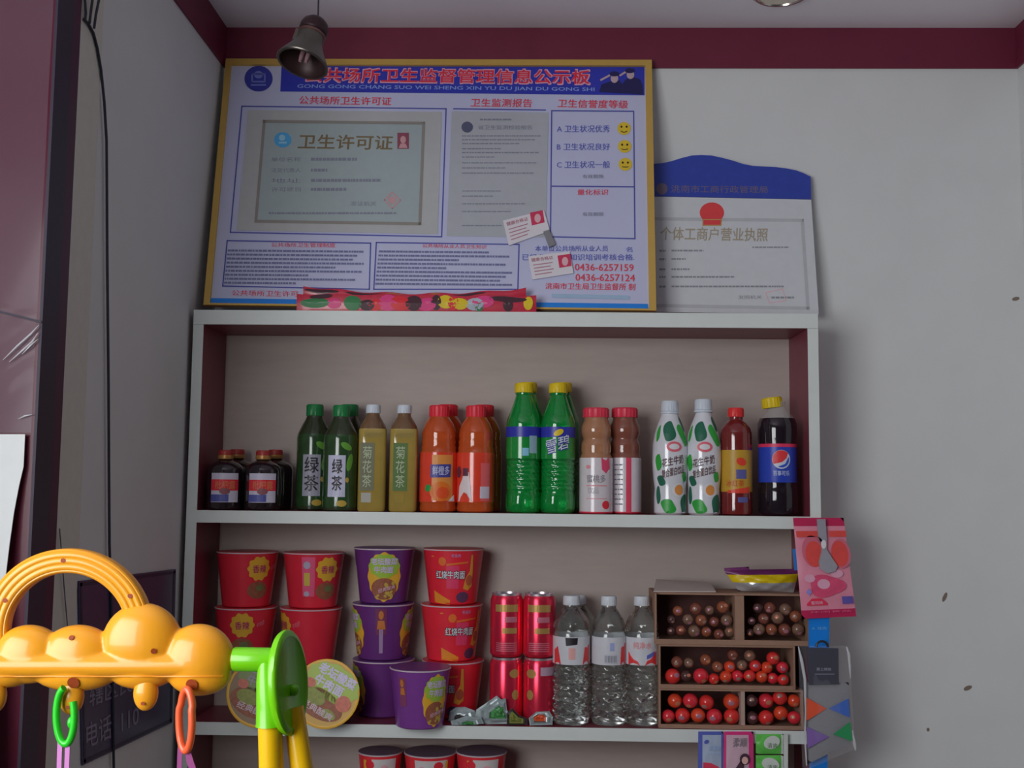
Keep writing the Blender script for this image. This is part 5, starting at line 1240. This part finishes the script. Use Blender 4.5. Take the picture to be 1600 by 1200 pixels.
# ------------------------------------------------------------------ bell lamp, downlight, cables, wall poster
YL = 1.62; s = YL / F
steel = mat('lamp_steel', (72, 68, 64), .34, metal=.85, mottle=.15, scale=30); bronze = mat('lamp_bronze', (40, 26, 30), .4, metal=.5)
lm = P(472, 100, YL)
o = thing('pendant_lamp', 'small metal bell lamp hanging from the ceiling above the notice board', 'lamp', lm, None)
rot = Matrix.Rotation(math.radians(-14), 4, 'X') @ Matrix.Rotation(math.radians(12), 4, 'Y')
def rl(g):
    g.v = [rot @ v for v in g.v]; return g
def lp(pr_): return [(r * s, z * s) for r, z in pr_]
obj('shade', rl(G().lathe(lp([(42, 0), (43, 1.5), (41, 5), (36, 14), (30, 24), (25, 34), (22, 44), (21, 60), (19, 62), (20, 44), (23, 34), (28, 24), (34, 14), (38, 5), (38, 0), (42, 0)]), 40, caps=False)), steel, o, False, 40)
obj('shade_lining', rl(G().lathe(lp([(37.8, .5), (37.4, 5), (33.4, 14), (27.4, 24), (22.4, 34), (19.4, 44), (2, 46)]), 40, caps=False)), mat('lamp_inside', (36, 22, 24), .45, metal=.3), o, False, 40)
for dx in (-5, 5): obj('bulb_tube', rl(G().tube([Vector((dx * s, 0, 44 * s)), Vector((dx * s, 0, 14 * s)), Vector((dx * s, 0, 4 * s))], [4 * s, 4 * s, 2.5 * s], 12)), mat('bulb_glass', (104, 80, 84), .2, coat=.4), o, False, 50)
obj('cap', rl(G().lathe(lp([(21.5, 61), (23.5, 63), (23.5, 72), (21, 80), (14, 87), (5, 91), (3, 94)]), 32)), bronze, o, False, 40)
obj('collar', rl(G().lathe(lp([(21, 54), (22.5, 55), (22.5, 59), (21, 60)]), 32)), mat('lamp_collar', (80, 58, 56), .3, metal=.7), o, False, 40)
obj('bracket', rl(G().box(-28 * s, -21 * s, -4 * s, 4 * s, 40 * s, 62 * s)), steel, o, False, 0)
tp = rot @ Vector((0, 0, 93 * s)); zc = ZC - lm.z
obj('cord', G().tube([tp, tp + Vector((0, 0, .03)), (tp.x, tp.y, zc)], .0013, 8), black_p, o, False, 50)
# recessed downlight
yd = 2.053; xd = P(1213, 6, 2.1).x
o = thing('downlight', 'round chrome recessed ceiling light above the blank wall', 'light', (xd, yd, ZC))
obj('rim', G().lathe([(.047, -.0005), (.053, -.001), (.0535, -.003), (.050, -.006), (.046, -.006), (.044, -.001)], 48, caps=False), mat('downlight_chrome', (150, 146, 140), .18, metal=.9), o, False, 40)
obj('rim_gap', G().lathe([(.0538, -.0002), (.0565, -.0008), (.0542, -.0016)], 48, caps=False), black_p, o, False, 40)
obj('diffuser', G().lathe([(.044, -.0008), (.043, -.004), (.001, -.0045)], 40), mat('downlight_glass', (176, 170, 158), .25, coat=.3), o, False, 40)
# cables on the left wall
XC = XL + .0055
cab = mat('black_cable', (24, 26, 36), .5)
def wallcurve(pts, off=0.0): return [PX(x, y, XC + off) for x, y in pts]
tag(obj('cable', G().tube(wallcurve([(131, 30), (138, 37), (146, 52), (152, 75), (158, 110), (163, 160), (166.5, 220), (167, 300), (167.5, 400), (168.5, 500), (169.5, 600), (170, 700), (171, 850), (174, 950), (176, 1060), (178, 1220)]), .0021, 8), cab, smooth=50), 'black cable hanging down the grey left wall', 'cable')
for i, (pts, lab) in enumerate((([(133, 33), (134, 20), (132, -12), (140, -230)], 'black cable rising to the ceiling, leftmost of three'), ([(140, 36), (142, 18), (146, -12), (155, -230)], 'black cable rising to the ceiling, middle of three'), ([(147, 44), (150, 22), (157, -12), (168, -230)], 'black cable rising to the ceiling, rightmost of three'))):
    tag(obj('ceiling_cable', G().tube(wallcurve(pts, .001 + .0022 * i), .0019, 8), cab, smooth=50), lab, 'cable', 'cables at the top left')
tag(obj('thin_wire', G().tube(wallcurve([(93, 826), (95, 850), (98, 890), (102, 940), (106, 985), (108, 1040)], .001), .0009, 6), mat('grey_wire', (60, 56, 62), .6), smooth=50), 'thin grey wire on the pale strip beside the door', 'wire')
# dark poster on the left wall
XP = XL + .002
fq = plane_frame(Vector((XP, 0, 0)), Vector((1, 0, 0)))
PP = [(122, 908), (274, 889), (268, 1129), (128, 1196)]
o = thing('wall_poster', 'dark navy poster with grey writing on the left wall behind the toy', 'poster', fq(200, 1160, 0))
ps = obj('poster_sheet', G().hexa(*lift(PP, fq, -.001, .0015)), mat('poster_navy', (46, 42, 66), .35, mottle=.12), o, True, 0)
def inW(s, t): return tuple((PP[0][k] * (1 - s) + PP[1][k] * s) * (1 - t) + (PP[3][k] * (1 - s) + PP[2][k] * s) * t for k in (0, 1))
fwp = lambda u, v, w=0: fq(*inW(u, v), .002 + w)
gg = G().text('辖区民警', (.08, .58, .72, .7), fwp, 0, .01).text('电话: 110', (.04, .78, .62, .92), fwp, 0, .01)
pr('poster_lettering', gg, mat('poster_grey', (96, 92, 110), .5), ps)
pr('poster_border', G().frame([(.02, .02), (.98, .02), (.98, .98), (.02, .98)], .02, fwp, 0), mat('poster_edge', (34, 32, 50), .5), ps)

# ------------------------------------------------------------------ toy in the foreground
Y0 = 0.6; s = Y0 / F
org = mat('toy_orange', (250, 168, 38), .3, coat=.3, mottle=.03, k=.95); grn = mat('toy_green', (112, 196, 16), .3, coat=.3, mottle=.03, k=.95); yel = mat('toy_yellow', (250, 196, 14), .3, coat=.3, mottle=.03, k=.95)
ft0 = yplane(Y0)
root = thing('toy_arch', 'orange cloud-shaped toy bar with arched handle on yellow legs', 'toy', (ft0(430, 1200).x, Y0, 0))
def px3(x, y, d=0): return ft0(x, y, d * s)       # d: pixels towards the camera
def remeshed(g, name, m, parent, vox, it=4):
    me = bpy.data.meshes.new('tmp'); me.from_pydata([tuple(v) for v in g.v], [], g.f)
    bm = bmesh.new(); bm.from_mesh(me); bmesh.ops.recalc_face_normals(bm, faces=bm.faces); bm.to_mesh(me); bm.free()
    t = bpy.data.objects.new('tmp', me); C.objects.link(t)
    r = t.modifiers.new('r', 'REMESH'); r.mode = 'VOXEL'; r.voxel_size = vox
    sm = t.modifiers.new('s', 'SMOOTH'); sm.iterations = it; sm.factor = .5
    bpy.context.view_layer.update()
    m2 = bpy.data.meshes.new_from_object(t.evaluated_get(bpy.context.evaluated_depsgraph_get()))
    h = G(); h.add([v.co for v in m2.vertices], [tuple(p.vertices) for p in m2.polygons])
    bpy.data.objects.remove(t); bpy.data.meshes.remove(m2)
    return obj(name, h, m, parent, True, 60)
g = G()
for (x, y, rx, rz, ry) in ((45, 1022, 54, 45, 30), (-45, 1025, 52, 42, 30), (122, 1022, 58, 45, 30), (222, 1004, 62, 61, 34), (310, 1030, 56, 54, 34.5)):
    g.ell(px3(x, y), rx * s, ry * s, rz * s, 32, 20)
for x in range(-70, 322, 5): g.ell(px3(x, 1037), 30 * s, 34 * s, 23 * s, 20, 14)
for (x, y, rx, rz, ry) in ((5, 1052, 50, 22, 29), (118, 1052, 66, 27, 29.5), (222, 1052, 50, 24, 29), (312, 1052, 50, 34, 31)):
    g.ell(px3(x, y), rx * s, ry * s, rz * s, 28, 14)
cloud = remeshed(g, 'cloud_bar', org, root, .0008, 9)
for (x, y) in ((-2, 1084), (118, 1086), (233, 1080)):
    g = G(); p0 = px3(x, y, 14); g.ell(p0, 19 * s, 14 * s, 27 * s, 20, 14)
    pg = obj('peg', g, org, root, True, 60)
    obj('peg_hole', G().fan(ellipse(x, y + 14, 3, 3, 12), ft0, 28.4 * s, 1), mat('toy_hole_shade', (150, 60, 16), .6, k=.95), pg, True, 0)
# arched handle with grooves
g = G(); cx, cy = 108, 987; prof = []
for k in range(25):
    t = k / 24; prof.append((92 + 38 * t, 11 + 1.8 * abs(math.cos(t * math.pi * 4)) ** .5 - 6 * (2 * t - 1) ** 6))
vs = []; fs = []; n = 64; ring = [(r, d) for r, d in prof] + [(r, -9) for r, d in reversed(prof)]
for i in range(n + 1):
    t = math.radians(185 - 190 * i / n)
    for r, d in ring: vs.append(px3(cx + r * math.cos(t) * (1 if math.cos(t) > 0 else 1.02), cy - r * math.sin(t), d))
m = len(ring)
for i in range(n):
    for k in range(m): l = (k + 1) % m; fs.append((i * m + k, i * m + l, i * m + m + l, i * m + m + k))
fs.append(tuple(range(m))); fs.append(tuple(n * m + k for k in range(m)))
hd_ = obj('handle', g.add(vs, fs), org, root, True, 40)
hm = mat('toy_hole_shade', (150, 60, 16), .6, k=.95)  # flat dark discs for the holes, the shade inside them painted in
for (x, y) in ((104, 875), (14, 937), (208, 930)): obj('screw_hole', G().fan(ellipse(x, y, 4, 3.6, 14), ft0, 13.2 * s, 1), hm, hd_, True, 0)
def front_of(x, y):          # nearest surface of the cloud bar under that pixel
    d = ray(x, y).normalized(); loc = CAM - WL[cloud.name]
    hit, p, nn, _ = cloud.ray_cast(loc, d)
    return (p + WL[cloud.name], nn) if hit else (px3(x, y, 30), Vector((0, -1, 0)))
bpy.context.view_layer.update()
g = G(); sp = [front_of(x, 1057 if x < 300 else 1057) for x in range(-60, 352, 8)]
g.tube([p + n_ * -.0002 for p, n_ in sp], .0007, 6)
obj('bar_seam', g, mat('toy_orange_seam', (240, 150, 34), .35, k=.95), cloud, True, 60)
for nm, x, y, r in (('screw_hole', 112, 997, 4), ('screw_hole', 240, 1017, 4.2), ('link_hole', 115, 1066, 9), ('link_hole', 300, 1069, 9)):
    p, nn = front_of(x, y); t1 = nn.cross(Vector((0, 0, 1))).normalized(); t2 = nn.cross(t1)
    f = lambda u, v, w=0: p + nn * (.0006 + w) + t1 * u * s + t2 * v * s
    obj(nm, G().fan(ellipse(0, 0, r, r, 18), f, 0, 1), hm, cloud, True, 0)
# green joint, disc and legs
obj('pin', G().tube([px3(348, 1030), px3(368, 1030)], 12 * s, 20), org, root, True, 40)
jt = obj('joint_arm', G().tube([px3(365, 1030), px3(367, 1030), px3(425, 1031), px3(430, 1031)], [17.5 * s, 18.5 * s, 18.5 * s, 17 * s], 24), grn, root, True, 40)
obj('leg_socket', G().tube([px3(416, 1026, 8), px3(417, 1034, 8), px3(420, 1060, 8), px3(423, 1100, 8), px3(424, 1128, 8), px3(424, 1132, 8)], [7 * s, 11 * s, 17 * s, 20 * s, 21.5 * s, 22.5 * s], 24), grn, root, True, 40)
dc = px3(449, 1068, -10); nrm = Vector((math.cos(.2), -math.sin(.2), 0.1)).normalized()
up_ = Vector((-.11, 0, 1)); up_ = (up_ - nrm * up_.dot(nrm)).normalized(); sd = nrm.cross(up_)
g = G(); vs = []; fs = []; n = 40; R = 80 * s
lay = [(0.0, -9), (.9, -9), (.97, -7), (1, -3), (1, 3), (.96, 6), (.88, 7), (.82, 4), (0, 4)]
for rr, dd in lay:
    for i in range(n):
        t = 2 * math.pi * i / n; vs.append(dc + (up_ * math.sin(t) + sd * math.cos(t) * .78) * R * max(rr, .02) + nrm * dd * s)
for j in range(len(lay) - 1):
    for i in range(n): k = (i + 1) % n; fs.append((j * n + i, j * n + k, j * n + n + k, j * n + n + i))
fs.append(tuple(range(n))); fs.append(tuple((len(lay) - 1) * n + i for i in range(n)))
ds = obj('joint_disc', g.add(vs, fs), grn, root, True, 40)
obj('disc_knob', G().ell(dc + nrm * 8 * s - up_ * 12 * s, 8 * s, 8 * s, 9 * s, 16, 10), grn, ds, True, 60)
l0 = px3(424, 1130, 8); l1 = px3(426, 1210, 8); d = (l1 - l0).normalized()
obj('leg', G().tube([l0, l1, l0 + d * ((l0.z - .0) / -d.z)], 18.5 * s, 24), yel, root, True, 40)
l0 = px3(452, 1110, -22); l1 = px3(470, 1210, -12); d = (l1 - l0).normalized()
obj('leg', G().tube([l0, l1, l0 + d * ((l0.z - .0) / -d.z)], 17.5 * s, 24), yel, root, True, 40)
# links and ribbons hanging on the toy
def link(label, pts, m, closed, dfront):
    return tag(obj('toy_link', G().tube([px3(x, y, d) for x, y, d in pts], 5.6 * s, 12, closed=closed), m, smooth=60), label, 'toy link', 'plastic links on the toy')
lg_ = mat('link_green', (40, 200, 40), .3, coat=.3, k=.95)
lo_ = mat('link_coral', (252, 104, 60), .3, coat=.3, k=.95)
ov = []
for i in range(23):
    t = math.radians(100 + 292 * i / 22); ov.append((118 + 15.5 * math.cos(t), 1111 - 43 * math.sin(t), 37 + 4 * math.cos(t)))
o = link('green plastic chain link hanging from the toy bar', ov, lg_, False, 0)
obj('link_catch', G().ell(px3(127, 1121, 38), 5.5 * s, 5.5 * s, 9 * s, 14, 10), lg_, o, True, 60)
ov = [(302 + 12.5 * math.cos(t) + (2 if math.sin(t) > .4 else 0), 1117 - 47 * math.sin(t), 38 + 8 * math.cos(t)) for t in [2 * math.pi * i / 36 for i in range(36)]]
link('coral orange plastic chain link hanging from the toy bar', ov, lo_, True, 0)
rbm = mat('ribbon_pink', (204, 128, 196), .5, k=.95); rbm2 = mat('ribbon_magenta', (150, 66, 126), .5, k=.95)
def ribbon(label, strands, m):
    o = thing('ribbon', label, 'ribbon', px3(*strands[0][0], 38))
    for i, st in enumerate(strands):
        g = G(); vs = []; fs = []
        for k, (x, y) in enumerate(st):
            for dx, dd in ((-3.6, 36 + 3 * i), (3.6, 36 + 3 * i), (3.6, 34.6 + 3 * i), (-3.6, 34.6 + 3 * i)): vs.append(px3(x + dx * (1 + .5 * (k > 0) * (len(st) > 3)), y, dd))
        for k in range(len(st) - 1):
            for q in range(4): l = (q + 1) % 4; fs.append((k * 4 + q, k * 4 + l, k * 4 + 4 + l, k * 4 + 4 + q))
        fs += [(0, 1, 2, 3), tuple(len(vs) - 4 + q for q in range(4))]
        obj('strand', g.add(vs, fs), m, o, True, 30)
ribbon('pink ribbon hanging from the green link', [[(109, 1151), (108, 1180), (107, 1240)], [(122, 1151), (121, 1180), (119, 1240)]], rbm)
ribbon('magenta ribbon hanging from the coral link', [[(293, 1160), (292, 1180), (291, 1240)], [(305, 1160), (309, 1180), (316, 1200), (322, 1240)]], rbm2)
bpy.data.objects.remove(_fo)
